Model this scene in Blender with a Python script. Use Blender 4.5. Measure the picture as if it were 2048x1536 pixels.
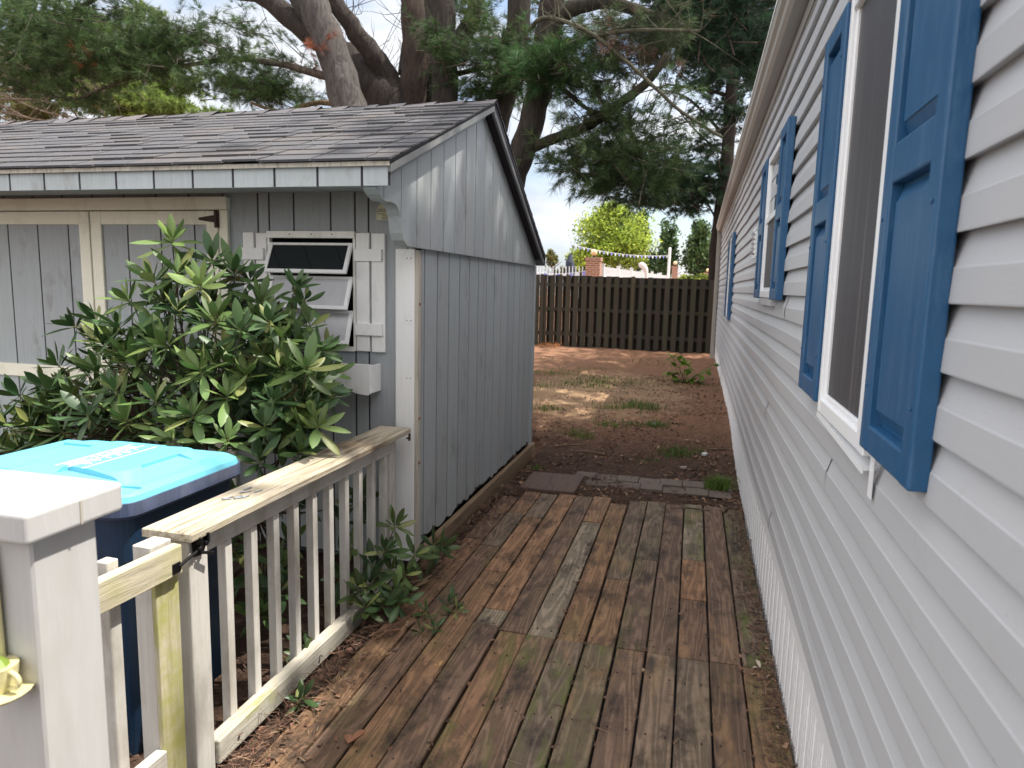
import bpy, bmesh, math, random
import numpy as np
from mathutils import Vector, Matrix, noise as mnoise
R = math.radians
rnd = random.Random(7)
nr = np.random.default_rng(11)
for o in list(bpy.data.objects): bpy.data.objects.remove(o)
S = bpy.context.scene
COL = S.collection

# ------------------------------------------------------------------ camera
YAW, PITCH, ROLL, FPX = 2.50806215e-01, 1.39319944e-01, -2.34330016e-02, 1.39482232e+03
CAMZ = 1.72
fw = Vector((-math.sin(YAW)*math.cos(PITCH), math.cos(YAW)*math.cos(PITCH), -math.sin(PITCH)))
rt = Vector((math.cos(YAW), math.sin(YAW), 0)); dn = fw.cross(rt)
c_, s_ = math.cos(ROLL), math.sin(ROLL)
rt, dn = c_*rt + s_*dn, -s_*rt + c_*dn
cam_d = bpy.data.cameras.new('camera'); cam = bpy.data.objects.new('camera', cam_d); COL.objects.link(cam)
cam.matrix_world = Matrix(((rt.x, -dn.x, -fw.x, 0), (rt.y, -dn.y, -fw.y, 0), (rt.z, -dn.z, -fw.z, CAMZ), (0, 0, 0, 1)))
cam_d.sensor_width = 36; cam_d.lens = FPX/2048*36
cam_d.clip_start = 0.05; cam_d.clip_end = 2000
cam_d.dof.use_dof = True; cam_d.dof.focus_distance = 3.3; cam_d.dof.aperture_fstop = 5.0
S.camera = cam
def at(px, py, Y):
    d = rt*((px-1024)/FPX) + dn*((py-768)/FPX) + fw
    return Vector((0, 0, CAMZ)) + d*(Y/d.y)

# ------------------------------------------------------------------ light
SUN = Vector((.44, .13, .89)).normalized()
elev = math.asin(SUN.z); azim = math.atan2(SUN.x, SUN.y)
w = bpy.data.worlds.new('World'); S.world = w; w.use_nodes = True
nt = w.node_tree; nt.nodes.clear()
out = nt.nodes.new('ShaderNodeOutputWorld'); bg = nt.nodes.new('ShaderNodeBackground')
sky = nt.nodes.new('ShaderNodeTexSky'); sky.sky_type = 'NISHITA'; sky.sun_disc = False
sky.sun_elevation = elev; sky.sun_rotation = azim; sky.dust_density = 2.0; sky.air_density = 1.0
tc = nt.nodes.new('ShaderNodeTexCoord'); mp = nt.nodes.new('ShaderNodeMapping'); mp.inputs['Scale'].default_value = (1, 1, 3.2)
n1 = nt.nodes.new('ShaderNodeTexNoise'); n1.inputs['Scale'].default_value = 2.6; n1.inputs['Detail'].default_value = 8; n1.inputs['Roughness'].default_value = .55
cr = nt.nodes.new('ShaderNodeValToRGB'); cr.color_ramp.elements[0].position = .36; cr.color_ramp.elements[1].position = .56
mx = nt.nodes.new('ShaderNodeMixRGB')
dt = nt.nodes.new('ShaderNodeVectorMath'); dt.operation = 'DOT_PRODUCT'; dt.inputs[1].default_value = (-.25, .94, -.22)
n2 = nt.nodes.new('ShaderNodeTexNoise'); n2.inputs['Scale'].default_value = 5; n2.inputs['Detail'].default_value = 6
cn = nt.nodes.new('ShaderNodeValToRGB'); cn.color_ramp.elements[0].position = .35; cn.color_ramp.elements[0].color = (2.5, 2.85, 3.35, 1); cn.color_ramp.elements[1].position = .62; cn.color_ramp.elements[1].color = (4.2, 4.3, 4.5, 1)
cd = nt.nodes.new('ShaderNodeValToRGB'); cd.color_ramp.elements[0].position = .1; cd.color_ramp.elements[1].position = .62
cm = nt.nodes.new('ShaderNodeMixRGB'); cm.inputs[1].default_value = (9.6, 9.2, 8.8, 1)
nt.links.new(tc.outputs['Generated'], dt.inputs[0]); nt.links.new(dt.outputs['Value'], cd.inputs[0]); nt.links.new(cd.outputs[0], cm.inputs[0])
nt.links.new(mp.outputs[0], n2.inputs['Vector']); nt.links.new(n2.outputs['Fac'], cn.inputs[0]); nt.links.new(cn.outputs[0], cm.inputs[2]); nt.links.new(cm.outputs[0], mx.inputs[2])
nt.links.new(tc.outputs['Generated'], mp.inputs[0]); nt.links.new(mp.outputs[0], n1.inputs['Vector'])
nt.links.new(n1.outputs['Fac'], cr.inputs[0]); nt.links.new(cr.outputs[0], mx.inputs[0])
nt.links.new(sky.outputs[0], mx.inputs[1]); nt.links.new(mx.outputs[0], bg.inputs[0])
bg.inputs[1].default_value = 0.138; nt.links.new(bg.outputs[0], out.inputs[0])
sd = bpy.data.lights.new('sun', 'SUN'); sd.energy = 4.3; sd.angle = R(.6); sd.color = (1, .95, .86)
so = bpy.data.objects.new('sun', sd); COL.objects.link(so)
so.rotation_euler = SUN.to_track_quat('Z', 'Y').to_euler(); so.location = (5, -3, 12)
S.view_settings.view_transform = 'Standard'; S.view_settings.look = 'None'
S.view_settings.exposure = 0.95; S.view_settings.gamma = 1
S.render.engine = 'CYCLES'

# ------------------------------------------------------------------ materials
def newmat(name):
    m = bpy.data.materials.new(name); m.use_nodes = True
    nt = m.node_tree; b = nt.nodes['Principled BSDF']
    return m, nt, b
def ramp(nt, src, stops):
    r = nt.nodes.new('ShaderNodeValToRGB'); e = r.color_ramp.elements
    while len(e) < len(stops): e.new(.5)
    for i, (p, c) in enumerate(stops):
        e[i].position = p; e[i].color = (c[0], c[1], c[2], 1) if hasattr(c, '__len__') else (c, c, c, 1)
    nt.links.new(src, r.inputs[0]); return r.outputs[0]
def noise(nt, scale, sc3=(1, 1, 1), detail=5, rough=.55, vec=None, dist=0):
    m = nt.nodes.new('ShaderNodeMapping'); m.inputs['Scale'].default_value = sc3
    if vec is None:
        t = nt.nodes.new('ShaderNodeTexCoord'); vec = t.outputs['Object']
    nt.links.new(vec, m.inputs[0])
    n = nt.nodes.new('ShaderNodeTexNoise'); n.inputs['Scale'].default_value = scale
    n.inputs['Detail'].default_value = detail; n.inputs['Roughness'].default_value = rough
    n.inputs['Distortion'].default_value = dist
    nt.links.new(m.outputs[0], n.inputs['Vector']); return n.outputs['Fac']
def mix(nt, a, b, fac, mode='MIX'):
    n = nt.nodes.new('ShaderNodeMixRGB'); n.blend_type = mode
    for i, v in ((0, fac), (1, a), (2, b)):
        if hasattr(v, 'is_output') or isinstance(v, bpy.types.NodeSocket): nt.links.new(v, n.inputs[i])
        elif i == 0: n.inputs[0].default_value = v
        else: n.inputs[i].default_value = (v[0], v[1], v[2], 1)
    return n.outputs[0]
def attr(nt, name='tint'):
    a = nt.nodes.new('ShaderNodeAttribute'); a.attribute_name = name; return a.outputs['Color']
def bump(nt, b, h, strength=.3, dist=.01):
    n = nt.nodes.new('ShaderNodeBump'); n.inputs['Strength'].default_value = strength; n.inputs['Distance'].default_value = dist
    nt.links.new(h, n.inputs['Height']); nt.links.new(n.outputs[0], b.inputs['Normal'])

def painted(name, col, grain=(1, 1, .06), gscale=60, var=.16, rough=.6, dirt=None, dirtpos=(.55, .75), bstr=.35, bare=None, barepos=(.66, .72), tint=True):
    m, nt, b = newmat(name)
    g = noise(nt, gscale, grain, 6, .65, dist=.6)
    big = noise(nt, 2.3, (1, 1, 1), 4)
    c = mix(nt, tuple(x*(1-var) for x in col), tuple(min(1, x*(1+var)) for x in col), g)
    c = mix(nt, c, (.5, .5, .5), ramp(nt, big, [(0.3, 0), (.8, .0)]))
    if dirt: c = mix(nt, c, dirt, ramp(nt, noise(nt, 5, (1, 1, .5), 7, .7), [(dirtpos[0], 0), (dirtpos[1], .8)]))
    if bare: c = mix(nt, c, bare, ramp(nt, noise(nt, gscale*.6, grain, 8, .75), [(barepos[0], 0), (barepos[1], 1)]))
    if tint: c = mix(nt, c, attr(nt), 1, 'MULTIPLY')
    nt.links.new(c, b.inputs['Base Color']); b.inputs['Roughness'].default_value = rough
    bump(nt, b, g, bstr, .004); return m
def plain(name, col, rough=.5, metal=0, spec=.5, var=.08, scale=12, tint=False, bstr=.1):
    m, nt, b = newmat(name)
    n = noise(nt, scale, (1, 1, 1), 6, .6)
    c = mix(nt, tuple(x*(1-var) for x in col), tuple(min(1, x*(1+var)) for x in col), n)
    if tint: c = mix(nt, c, attr(nt), 1, 'MULTIPLY')
    nt.links.new(c, b.inputs['Base Color']); b.inputs['Roughness'].default_value = rough
    b.inputs['Metallic'].default_value = metal; b.inputs['Specular IOR Level'].default_value = spec
    if bstr: bump(nt, b, n, bstr, .003)
    return m

M = {}
M['shed'] = painted('shed_paint', (.33, .36, .375), dirt=(.17, .165, .15), gscale=55, var=.2, bstr=.7, bare=(.36, .37, .36), barepos=(.64, .74))
M['shed_dark'] = plain('shed_groove_shade_dirt', (.032, .028, .034), .8)  # near-black base paints groove shadow, plus dirt, into the colour
M['trim'] = painted('white_trim', (.80, .80, .79), dirt=(.36, .34, .28), dirtpos=(.58, .9), var=.1, bare=(.33, .26, .18), barepos=(.72, .78))
M['postw'] = painted('weathered_post_paint', (.47, .465, .46), grain=(1, 1, .1), gscale=28, dirt=(.42, .38, .33), dirtpos=(.5, .85), var=.14, bare=(.3, .25, .2), barepos=(.72, .8), bstr=.7)
M['cream'] = painted('cream_trim', (.80, .78, .66), grain=(.06, 1, 1), dirt=(.33, .3, .2), dirtpos=(.5, .9), var=.1)
M['raildark'] = painted('rail_paint', (.53, .51, .475), grain=(1, 1, .05), dirt=(.25, .22, .16), dirtpos=(.46, .74), var=.26, bare=(.25, .2, .14), barepos=(.7, .76), bstr=.6)
M['railh'] = painted('rail_paint_long', (.53, .51, .475), grain=(1, .05, 1), dirt=(.25, .22, .16), dirtpos=(.46, .74), var=.26, bare=(.25, .2, .14), barepos=(.7, .76), bstr=.6)
def capmat():
    m, nt, b = newmat('rail_cap_wood')
    g = noise(nt, 45, (1, .045, 1), 8, .7, dist=.8)
    c = ramp(nt, g, [(.32, (.10, .075, .05)), (.45, (.34, .29, .21)), (.64, (.52, .47, .38))])
    moss = ramp(nt, noise(nt, 6, (2, .6, 2), 6, .7), [(.55, 0), (.75, .6)])
    c = mix(nt, c, (.34, .32, .14), moss)
    t = nt.nodes.new('ShaderNodeTexCoord'); sp = nt.nodes.new('ShaderNodeSeparateXYZ'); nt.links.new(t.outputs['Object'], sp.inputs[0])
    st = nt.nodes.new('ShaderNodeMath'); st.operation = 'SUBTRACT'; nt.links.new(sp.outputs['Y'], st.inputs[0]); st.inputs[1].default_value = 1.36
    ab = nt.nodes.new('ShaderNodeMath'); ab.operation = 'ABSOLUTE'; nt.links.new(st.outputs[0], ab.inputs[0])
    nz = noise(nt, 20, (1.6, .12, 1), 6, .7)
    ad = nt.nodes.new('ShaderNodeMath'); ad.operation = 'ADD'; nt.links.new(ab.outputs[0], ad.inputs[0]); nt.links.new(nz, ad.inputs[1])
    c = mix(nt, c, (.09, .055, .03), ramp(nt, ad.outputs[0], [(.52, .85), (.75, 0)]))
    nt.links.new(c, b.inputs['Base Color']); b.inputs['Roughness'].default_value = .8
    bump(nt, b, g, .8, .005); return m
M['cap'] = capmat()
def mossy(name, grain, base=(.5, .45, .33), amt=(.42, .58), moss=(.34, .34, .09)):
    m, nt, b = newmat(name)
    g = noise(nt, 45, grain, 8, .7, dist=.8)
    c = ramp(nt, g, [(.3, tuple(x*.5 for x in base)), (.5, base), (.75, tuple(x*1.2 for x in base))])
    c = mix(nt, c, moss, ramp(nt, noise(nt, 7, (1.5, .4, .4), 7, .7), [(amt[0], 0), (amt[1], .9)]))
    nt.links.new(c, b.inputs['Base Color']); b.inputs['Roughness'].default_value = .8
    bump(nt, b, g, .8, .005); return m
M['gatewood'] = mossy('gate_rail_wood', (1, .05, 1), amt=(.5, .8))
M['mossstile'] = mossy('mossy_stile', (1, 1, .05), amt=(.40, .55))
M['mosslong'] = mossy('mossy_rail', (1, .05, 1), base=(.46, .43, .36), amt=(.56, .66), moss=(.3, .31, .1))
def deckmat():
    m, nt, b = newmat('deck_wood')
    t = nt.nodes.new('ShaderNodeTexCoord'); o = attr(nt, 'boff')
    v = nt.nodes.new('ShaderNodeVectorMath'); v.operation = 'ADD'; nt.links.new(t.outputs['Object'], v.inputs[0]); nt.links.new(o, v.inputs[1])
    vec = v.outputs[0]
    # cathedral grain: contour lines of a stretched noise
    h = noise(nt, 1, (9, .75, 1), 2, .4, vec=vec)
    mul = nt.nodes.new('ShaderNodeMath'); mul.operation = 'MULTIPLY'; nt.links.new(h, mul.inputs[0]); mul.inputs[1].default_value = 75
    sn = nt.nodes.new('ShaderNodeMath'); sn.operation = 'SINE'; nt.links.new(mul.outputs[0], sn.inputs[0])
    rings = ramp(nt, sn.outputs[0], [(.0, .45), (.5, .9), (1, 1.12)])
    fine = noise(nt, 130, (1, .035, 1), 8, .75, vec=vec, dist=.5)
    fr = ramp(nt, fine, [(.3, .45), (.6, 1.05)])
    base = mix(nt, attr(nt), rings, .6, 'MULTIPLY'); base = mix(nt, base, fr, .75, 'MULTIPLY')
    blot = noise(nt, 5, (1.3, .6, 1), 7, .7)
    base = mix(nt, base, (.018, .014, .012), ramp(nt, blot, [(.50, 0), (.66, .85)]))
    base = mix(nt, base, (.075, .05, .038), ramp(nt, noise(nt, 11, (1.2, .8, 1), 8, .8), [(.50, 0), (.66, .65)]))
    blot2 = noise(nt, 3.1, (1.5, .5, 1), 7, .7, vec=vec)
    base = mix(nt, base, (.36, .21, .10), ramp(nt, blot2, [(.56, 0), (.72, .6)]))
    mossn = noise(nt, 4, (2.2, .55, 1), 6, .65, vec=vec)
    mm = ramp(nt, mossn, [(.49, 0), (.64, .8)])
    mk = nt.nodes.new('ShaderNodeMath'); mk.operation = 'MULTIPLY'; nt.links.new(mm, mk.inputs[0]); nt.links.new(attr(nt, 'moss'), mk.inputs[1])
    base = mix(nt, base, (.10, .112, .030), mk.outputs[0])
    dust = noise(nt, 38, (1, 1, 1), 8, .8)
    base = mix(nt, base, (.19, .115, .075), ramp(nt, dust, [(.58, 0), (.78, .4)]))
    nt.links.new(base, b.inputs['Base Color']); b.inputs['Roughness'].default_value = .75; b.inputs['Specular IOR Level'].default_value = .3
    hh = mix(nt, rings, fine, .6); bump(nt, b, hh, .9, .004); return m
M['deck'] = deckmat()
M['vinyl'] = plain('vinyl_siding', (.51, .52, .545), .5, var=.05, scale=3, bstr=0)
def vinyl():
    m, nt, b = newmat('vinyl_siding')
    n = noise(nt, 60, (1, .03, 1), 5, .6); big = noise(nt, 1.2, (1, 1, 3), 5, .6)
    c = mix(nt, (.455, .465, .482), (.505, .512, .525), big)
    c = mix(nt, c, (.36, .35, .32), ramp(nt, noise(nt, 7, (1, .5, 1), 8, .75), [(.58, 0), (.8, .4)]))
    c = mix(nt, c, (.2, .18, .14), ramp(nt, noise(nt, 110, (1, 1, 1), 3, .6), [(.70, 0), (.74, .7)]))
    c = mix(nt, c, (.30, .28, .24), ramp(nt, noise(nt, 26, (1, 1, .25), 6, .8), [(.60, 0), (.78, .35)]))
    nt.links.new(c, b.inputs['Base Color']); b.inputs['Roughness'].default_value = .45
    bump(nt, b, n, .25, .002); return m
M['vinyl'] = vinyl()
M['skirtv'] = plain('skirting_vinyl', (.74, .74, .75), .45, var=.05, scale=4)
def vig():
    m, nt, b = newmat('skirting_vinyl')
    c = mix(nt, (.82, .82, .83), (.87, .87, .88), noise(nt, 2))
    c = mix(nt, c, (.30, .24, .18), ramp(nt, noise(nt, 60, (1, 1, .5), 6, .7), [(.62, 0), (.75, .55)]))
    nt.links.new(c, b.inputs['Base Color']); b.inputs['Roughness'].default_value = .45; return m
M['skirtv'] = vig()
M['whitev'] = plain('white_vinyl', (.86, .87, .88), .35, var=.03)
def bluem():
    m, nt, b = newmat('blue_shutter')
    g = noise(nt, 22, (1, 1, .12), 6, .6)
    c = mix(nt, (.010, .072, .175), (.016, .10, .225), g)
    c = mix(nt, c, (.12, .22, .36), ramp(nt, noise(nt, 18, (1, 1, .15), 9, .85), [(.50, 0), (.8, .6)]))
    nt.links.new(c, b.inputs['Base Color']); b.inputs['Roughness'].default_value = .42; bump(nt, b, g, .5, .003); return m
M['blue'] = bluem()
M['tan'] = plain('tan_gutter', (.34, .325, .295), .45, var=.1, scale=6)
def screen():
    m, nt, b = newmat('insect_screen')
    w_ = nt.nodes.new('ShaderNodeTexWave'); w_.bands_direction = 'DIAGONAL'; w_.inputs['Scale'].default_value = 160
    c = mix(nt, (.045, .043, .048), (.07, .068, .072), noise(nt, 150, (1, 1, 1), 2))
    c = mix(nt, c, (.13, .12, .12), ramp(nt, noise(nt, 2.2, (1, 9, .22), 3, .5), [(.54, 0), (.66, .8)]))  # pale streaks paint faint curtain-fold reflections into the screen colour
    nt.links.new(c, b.inputs['Base Color']); b.inputs['Roughness'].default_value = .55; return m
M['screen'] = screen()
M['dark'] = plain('dark_void', (.012, .012, .014), .9, bstr=0)
M['black'] = plain('black_metal', (.012, .012, .013), .35, .6)
M['rust'] = plain('rusty_iron', (.05, .028, .022), .7, .2, var=.4, scale=40)
M['alum'] = painted('aluminium_frame', (.78, .78, .73), gscale=30, var=.12, rough=.4, dirt=(.33, .33, .22), dirtpos=(.5, .9))
M['alumw'] = plain('white_sash', (.88, .88, .88), .4, var=.1, scale=25)
def glass(name, col, rough=.06):
    m, nt, b = newmat(name)
    c = mix(nt, tuple(x*.7 for x in col), tuple(x*1.2 for x in col), noise(nt, 8))
    nt.links.new(c, b.inputs['Base Color']); b.inputs['Roughness'].default_value = rough; b.inputs['Specular IOR Level'].default_value = .8
    return m
M['glassd'] = glass('dark_glass', (.02, .025, .028)); M['glassf'] = glass('frosted_glass', (.55, .55, .57), .25)
M['glassg'] = glass('window_glass', (.05, .06, .06), .03)
def shing():
    m, nt, b = newmat('roof_shingle')
    sp = noise(nt, 350, (1, 1, 1), 2, .7)
    c = mix(nt, attr(nt), ramp(nt, sp, [(.35, .45), (.6, 1.5)]), 1, 'MULTIPLY')
    c = mix(nt, c, (.16, .12, .09), ramp(nt, noise(nt, 3, (.5, 1, 1), 7, .7), [(.52, 0), (.75, .5)]))
    nt.links.new(c, b.inputs['Base Color']); b.inputs['Roughness'].default_value = .9; bump(nt, b, sp, .7, .004); return m
M['shingle'] = shing()
def ground():
    m, nt, b = newmat('yard_soil')
    fine = noise(nt, 60, (1, 1, 1), 8, .8); mid = noise(nt, 9, (1, 1, 1), 8, .7); big = noise(nt, .9, (1, 1, 1), 5, .6)
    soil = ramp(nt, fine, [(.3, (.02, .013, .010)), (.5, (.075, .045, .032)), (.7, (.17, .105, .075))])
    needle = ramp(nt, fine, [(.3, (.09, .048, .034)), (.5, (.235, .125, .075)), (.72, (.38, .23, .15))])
    sand = ramp(nt, fine, [(.3, (.22, .135, .075)), (.5, (.345, .225, .135)), (.75, (.46, .34, .22))])
    t = nt.nodes.new('ShaderNodeTexCoord'); sp = nt.nodes.new('ShaderNodeSeparateXYZ'); nt.links.new(t.outputs['Object'], sp.inputs[0])
    def m2(op, a, bb):
        n = nt.nodes.new('ShaderNodeMath'); n.operation = op
        for i, v in enumerate((a, bb)):
            if isinstance(v, (int, float)): n.inputs[i].default_value = v
            else: nt.links.new(v, n.inputs[i])
        return n.outputs[0]
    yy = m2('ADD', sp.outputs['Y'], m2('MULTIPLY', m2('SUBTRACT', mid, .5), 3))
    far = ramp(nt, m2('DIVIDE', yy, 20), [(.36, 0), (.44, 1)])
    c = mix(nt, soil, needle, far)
    # sandy patch
    dx = m2('DIVIDE', m2('SUBTRACT', sp.outputs['X'], -1.3), 1.4); dy = m2('DIVIDE', m2('SUBTRACT', sp.outputs['Y'], 10.6), 2.6)
    d = m2('ADD', m2('MULTIPLY', dx, dx), m2('MULTIPLY', dy, dy))
    d = m2('ADD', d, m2('MULTIPLY', m2('SUBTRACT', mid, .5), 3.2))
    c = mix(nt, c, sand, ramp(nt, d, [(.5, .95), (1.25, 0)]))
    c = mix(nt, c, (.022, .014, .01), ramp(nt, mid, [(.56, 0), (.72, .6)]))
    nt.links.new(c, b.inputs['Base Color']); b.inputs['Roughness'].default_value = .95; b.inputs['Specular IOR Level'].default_value = .15
    bump(nt, b, mix(nt, fine, mid, .5), 1.0, .03); return m
M['ground'] = ground()
def attrmat(name, rough=.8, trans=0, gain=1, spec=.3, grain=None):
    m, nt, b = newmat(name); c = attr(nt)
    if grain:
        g = noise(nt, grain[0], grain[1], 7, .7, dist=1); c = mix(nt, c, ramp(nt, g, [(.32, .35), (.65, 1.3)]), 1, 'MULTIPLY'); bump(nt, b, g, 1, .03)
    nt.links.new(c, b.inputs['Base Color']); b.inputs['Roughness'].default_value = rough; b.inputs['Specular IOR Level'].default_value = spec
    if trans:
        t = nt.nodes.new('ShaderNodeBsdfTranslucent'); nt.links.new(c, t.inputs['Color'])
        a = nt.nodes.new('ShaderNodeMixShader'); a.inputs[0].default_value = trans
        o = nt.nodes['Material Output']; nt.links.new(b.outputs[0], a.inputs[1]); nt.links.new(t.outputs[0], a.inputs[2]); nt.links.new(a.outputs[0], o.inputs[0])
    return m
M['bark'] = attrmat('bark', .9, grain=(14, (1, 1, .25)))
M['needles'] = attrmat('needles', .6, .25)
M['leaf'] = attrmat('rhododendron_leaf', .45, .10, spec=.42)
M['leaff'] = attrmat('tree_leaf', .6, .35)
M['litter'] = attrmat('litter', .85)
M['grass'] = attrmat('grass', .6, .3)
M['darkfence'] = painted('old_fence_wood', (.048, .040, .030), dirt=(.035, .045, .02), dirtpos=(.45, .7), gscale=40, var=.35, rough=.9, bstr=.6)
def lidm():
    m, nt, b = newmat('blue_lid_plastic')
    c = mix(nt, (.12, .43, .56), (.16, .50, .63), noise(nt, 4))
    c = mix(nt, c, (.30, .58, .68), ramp(nt, noise(nt, 16, (1, .15, 1), 8, .8), [(.56, 0), (.8, .5)]))
    c = mix(nt, c, (.10, .20, .24), ramp(nt, noise(nt, 9, (1, 1, 1), 8, .8), [(.60, 0), (.8, .5)]))
    nt.links.new(c, b.inputs['Base Color']); b.inputs['Roughness'].default_value = .4; bump(nt, b, noise(nt, 90), .15, .002); return m
M['binl'] = lidm()
M['binb'] = plain('navy_bin_plastic', (.008, .028, .062), .35, var=.3, scale=6)
M['binrim'] = painted('navy_rim_plastic', (.055, .075, .14), grain=(1, 1, .3), gscale=18, var=.6, rough=.35, dirt=(.16, .18, .25), dirtpos=(.5, .8), bstr=.1, tint=False)
M['white'] = plain('white_paint', (.75, .77, .78), .5)
M['brick'] = None
def brick():
    m, nt, b = newmat('pier_brick')
    t = nt.nodes.new('ShaderNodeTexCoord'); mpn = nt.nodes.new('ShaderNodeMapping'); mpn.inputs['Rotation'].default_value = (R(90), 0, 0)
    sp = nt.nodes.new('ShaderNodeSeparateXYZ'); nt.links.new(t.outputs['Object'], sp.inputs[0])
    ad = nt.nodes.new('ShaderNodeMath'); nt.links.new(sp.outputs['X'], ad.inputs[0]); nt.links.new(sp.outputs['Y'], ad.inputs[1])
    cb = nt.nodes.new('ShaderNodeCombineXYZ'); nt.links.new(ad.outputs[0], cb.inputs[0]); nt.links.new(sp.outputs['Z'], cb.inputs[1])
    bt = nt.nodes.new('ShaderNodeTexBrick'); bt.inputs['Scale'].default_value = 1; bt.inputs['Brick Width'].default_value = .22; bt.inputs['Row Height'].default_value = .075
    bt.inputs['Mortar Size'].default_value = .01
    bt.inputs['Color1'].default_value = (.34, .13, .07, 1); bt.inputs['Color2'].default_value = (.24, .09, .05, 1); bt.inputs['Mortar'].default_value = (.42, .36, .3, 1)
    nt.links.new(cb.outputs[0], bt.inputs['Vector']); nt.links.new(bt.outputs['Color'], b.inputs['Base Color']); b.inputs['Roughness'].default_value = .85; return m
M['brick'] = brick()
def lampm():
    m, nt, b = newmat('globe_lamp_glass'); b.inputs['Base Color'].default_value = (.75, .55, .32, 1); b.inputs['Roughness'].default_value = .3
    return m
M['globe'] = lampm()
M['ceramic'] = plain('cream_ceramic', (.60, .55, .30), .3, var=.12, scale=8, tint=True)
M['ink'] = plain('dark_ink', (.03, .03, .03), .6, bstr=0)
M['brass'] = plain('brass_plate', (.52, .50, .34), .4, .1, var=.2, scale=30)
M['bolt'] = plain('rusty_bolt', (.22, .09, .04), .8, var=.3, scale=60)
M['steel'] = plain('galvanised', (.45, .47, .5), .35, .8)
M['baretan'] = mossy('bare_edge_wood', (1, 1, .05), base=(.46, .42, .36), amt=(.7, .8))
M['plankb'] = mossy('damp_board_wood', (1, .05, 1), base=(.20, .135, .08), amt=(.6, .8), moss=(.09, .08, .03))
M['ply'] = mossy('damp_plywood', (1, .08, 1), base=(.115, .072, .055), amt=(.7, .9))
M['paver'] = plain('buried_paver', (.13, .10, .082), .9, var=.35, scale=18, bstr=.6)
M['fabricn'] = plain('navy_canvas', (.02, .028, .05), .8)
M['pinkish'] = plain('pale_plastic', (.62, .55, .55), .5)

# ------------------------------------------------------------------ mesh helpers
class MB:
    def __init__(s): s.v = []; s.f = []; s.c = []; s.t = (1, 1, 1); s.m = []; s.mi = 0; s.extra = {}
    def face(s, ids, col=None): s.f.append(ids); s.c.append(col or s.t); s.m.append(s.mi)
    def poly(s, pts, col=None):
        n = len(s.v); s.v += [tuple(p) for p in pts]; s.face(tuple(range(n, n+len(pts))), col)
    def box(s, x0, y0, z0, x1, y1, z1, mat=None, col=None):
        n = len(s.v); P = [(x, y, z) for z in (z0, z1) for y in (y0, y1) for x in (x0, x1)]
        if mat is not None: P = [tuple(mat @ Vector(p)) for p in P]
        s.v += P
        for q in ((0, 2, 3, 1), (4, 5, 7, 6), (0, 1, 5, 4), (2, 6, 7, 3), (0, 4, 6, 2), (1, 3, 7, 5)): s.face(tuple(n+i for i in q), col)
    def beam(s, a, b, w, h, up=Vector((0, 0, 1)), col=None):
        a = Vector(a); b = Vector(b); d = (b-a); L = d.length; d.normalize()
        x = d.cross(up); x = x.normalized() if x.length > 1e-4 else Vector((1, 0, 0)); z = x.cross(d)
        m = Matrix.Identity(4)
        for i in range(3): m[i][0] = x[i]; m[i][1] = d[i]; m[i][2] = z[i]; m[i][3] = a[i]
        s.box(-w/2, 0, -h/2, w/2, L, h/2, m, col)
    def prism(s, poly, axis, a0, a1, col=None):
        # poly: list of 2d points; axis 0: (y,z), 1: (x,z), 2: (x,y)
        def P(p, a):
            return (a, p[0], p[1]) if axis == 0 else (p[0], a, p[1]) if axis == 1 else (p[0], p[1], a)
        n = len(s.v); k = len(poly)
        s.v += [P(p, a0) for p in poly] + [P(p, a1) for p in poly]
        s.face(tuple(range(n, n+k)), col); s.face(tuple(range(n+2*k-1, n+k-1, -1)), col)
        for i in range(k): j = (i+1) % k; s.face((n+i, n+k+i, n+k+j, n+j), col)
    def sweep(s, prof, y0, y1, steps=1, col=None):   # open (x,z) profile along y
        n = len(s.v); k = len(prof)
        for i in range(steps+1):
            y = y0+(y1-y0)*i/steps; s.v += [(p[0], y, p[1]) for p in prof]
        for i in range(steps):
            for j in range(k-1): a = n+i*k+j; s.face((a, a+1, a+k+1, a+k), col)
    def tube(s, pts, rad, seg=8, col=None, rough=0, cap=True):
        pts = [Vector(p) for p in pts]; n = len(s.v)
        for i, p in enumerate(pts):
            d = (pts[min(i+1, len(pts)-1)]-pts[max(i-1, 0)]).normalized()
            u = d.cross(Vector((0.02, 1, .03))); u = u.normalized() if u.length > .05 else d.cross(Vector((1, 0, 0))).normalized()
            w_ = d.cross(u); r = rad[i] if hasattr(rad, '__len__') else rad
            for k in range(seg):
                a = 2*math.pi*k/seg; rr = r*(1+rough*(rnd.random()-.5))
                s.v.append(tuple(p+(u*math.cos(a)+w_*math.sin(a))*rr))
        for i in range(len(pts)-1):
            for k in range(seg):
                a = n+i*seg+k; b = n+i*seg+(k+1) % seg; s.face((a, b, b+seg, a+seg), col)
        if cap:
            s.face(tuple(n+k for k in range(seg-1, -1, -1)), col); m = n+(len(pts)-1)*seg; s.face(tuple(m+k for k in range(seg)), col)
    def build(s, name, mat, parent=None, smooth=False, bevel=0, bseg=1, loc=None):
        me = bpy.data.meshes.new(name); me.from_pydata(s.v, [], s.f)
        for m in (mat if isinstance(mat, (list, tuple)) else [mat]): me.materials.append(M[m] if isinstance(m, str) else m)
        if s.mi or any(s.m): me.polygons.foreach_set('material_index', s.m)
        setcol(me, 'tint', s.c)
        for k, vals in s.extra.items(): setcol(me, k, vals)
        if smooth: me.polygons.foreach_set('use_smooth', [True]*len(me.polygons))
        me.update(); me.validate()
        o = bpy.data.objects.new(name, me); COL.objects.link(o)
        if parent: o.parent = parent
        if loc: o.location = loc
        if bevel:
            b = o.modifiers.new('bevel', 'BEVEL'); b.width = bevel; b.segments = bseg; b.limit_method = 'ANGLE'; b.angle_limit = R(50)
        return o
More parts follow.
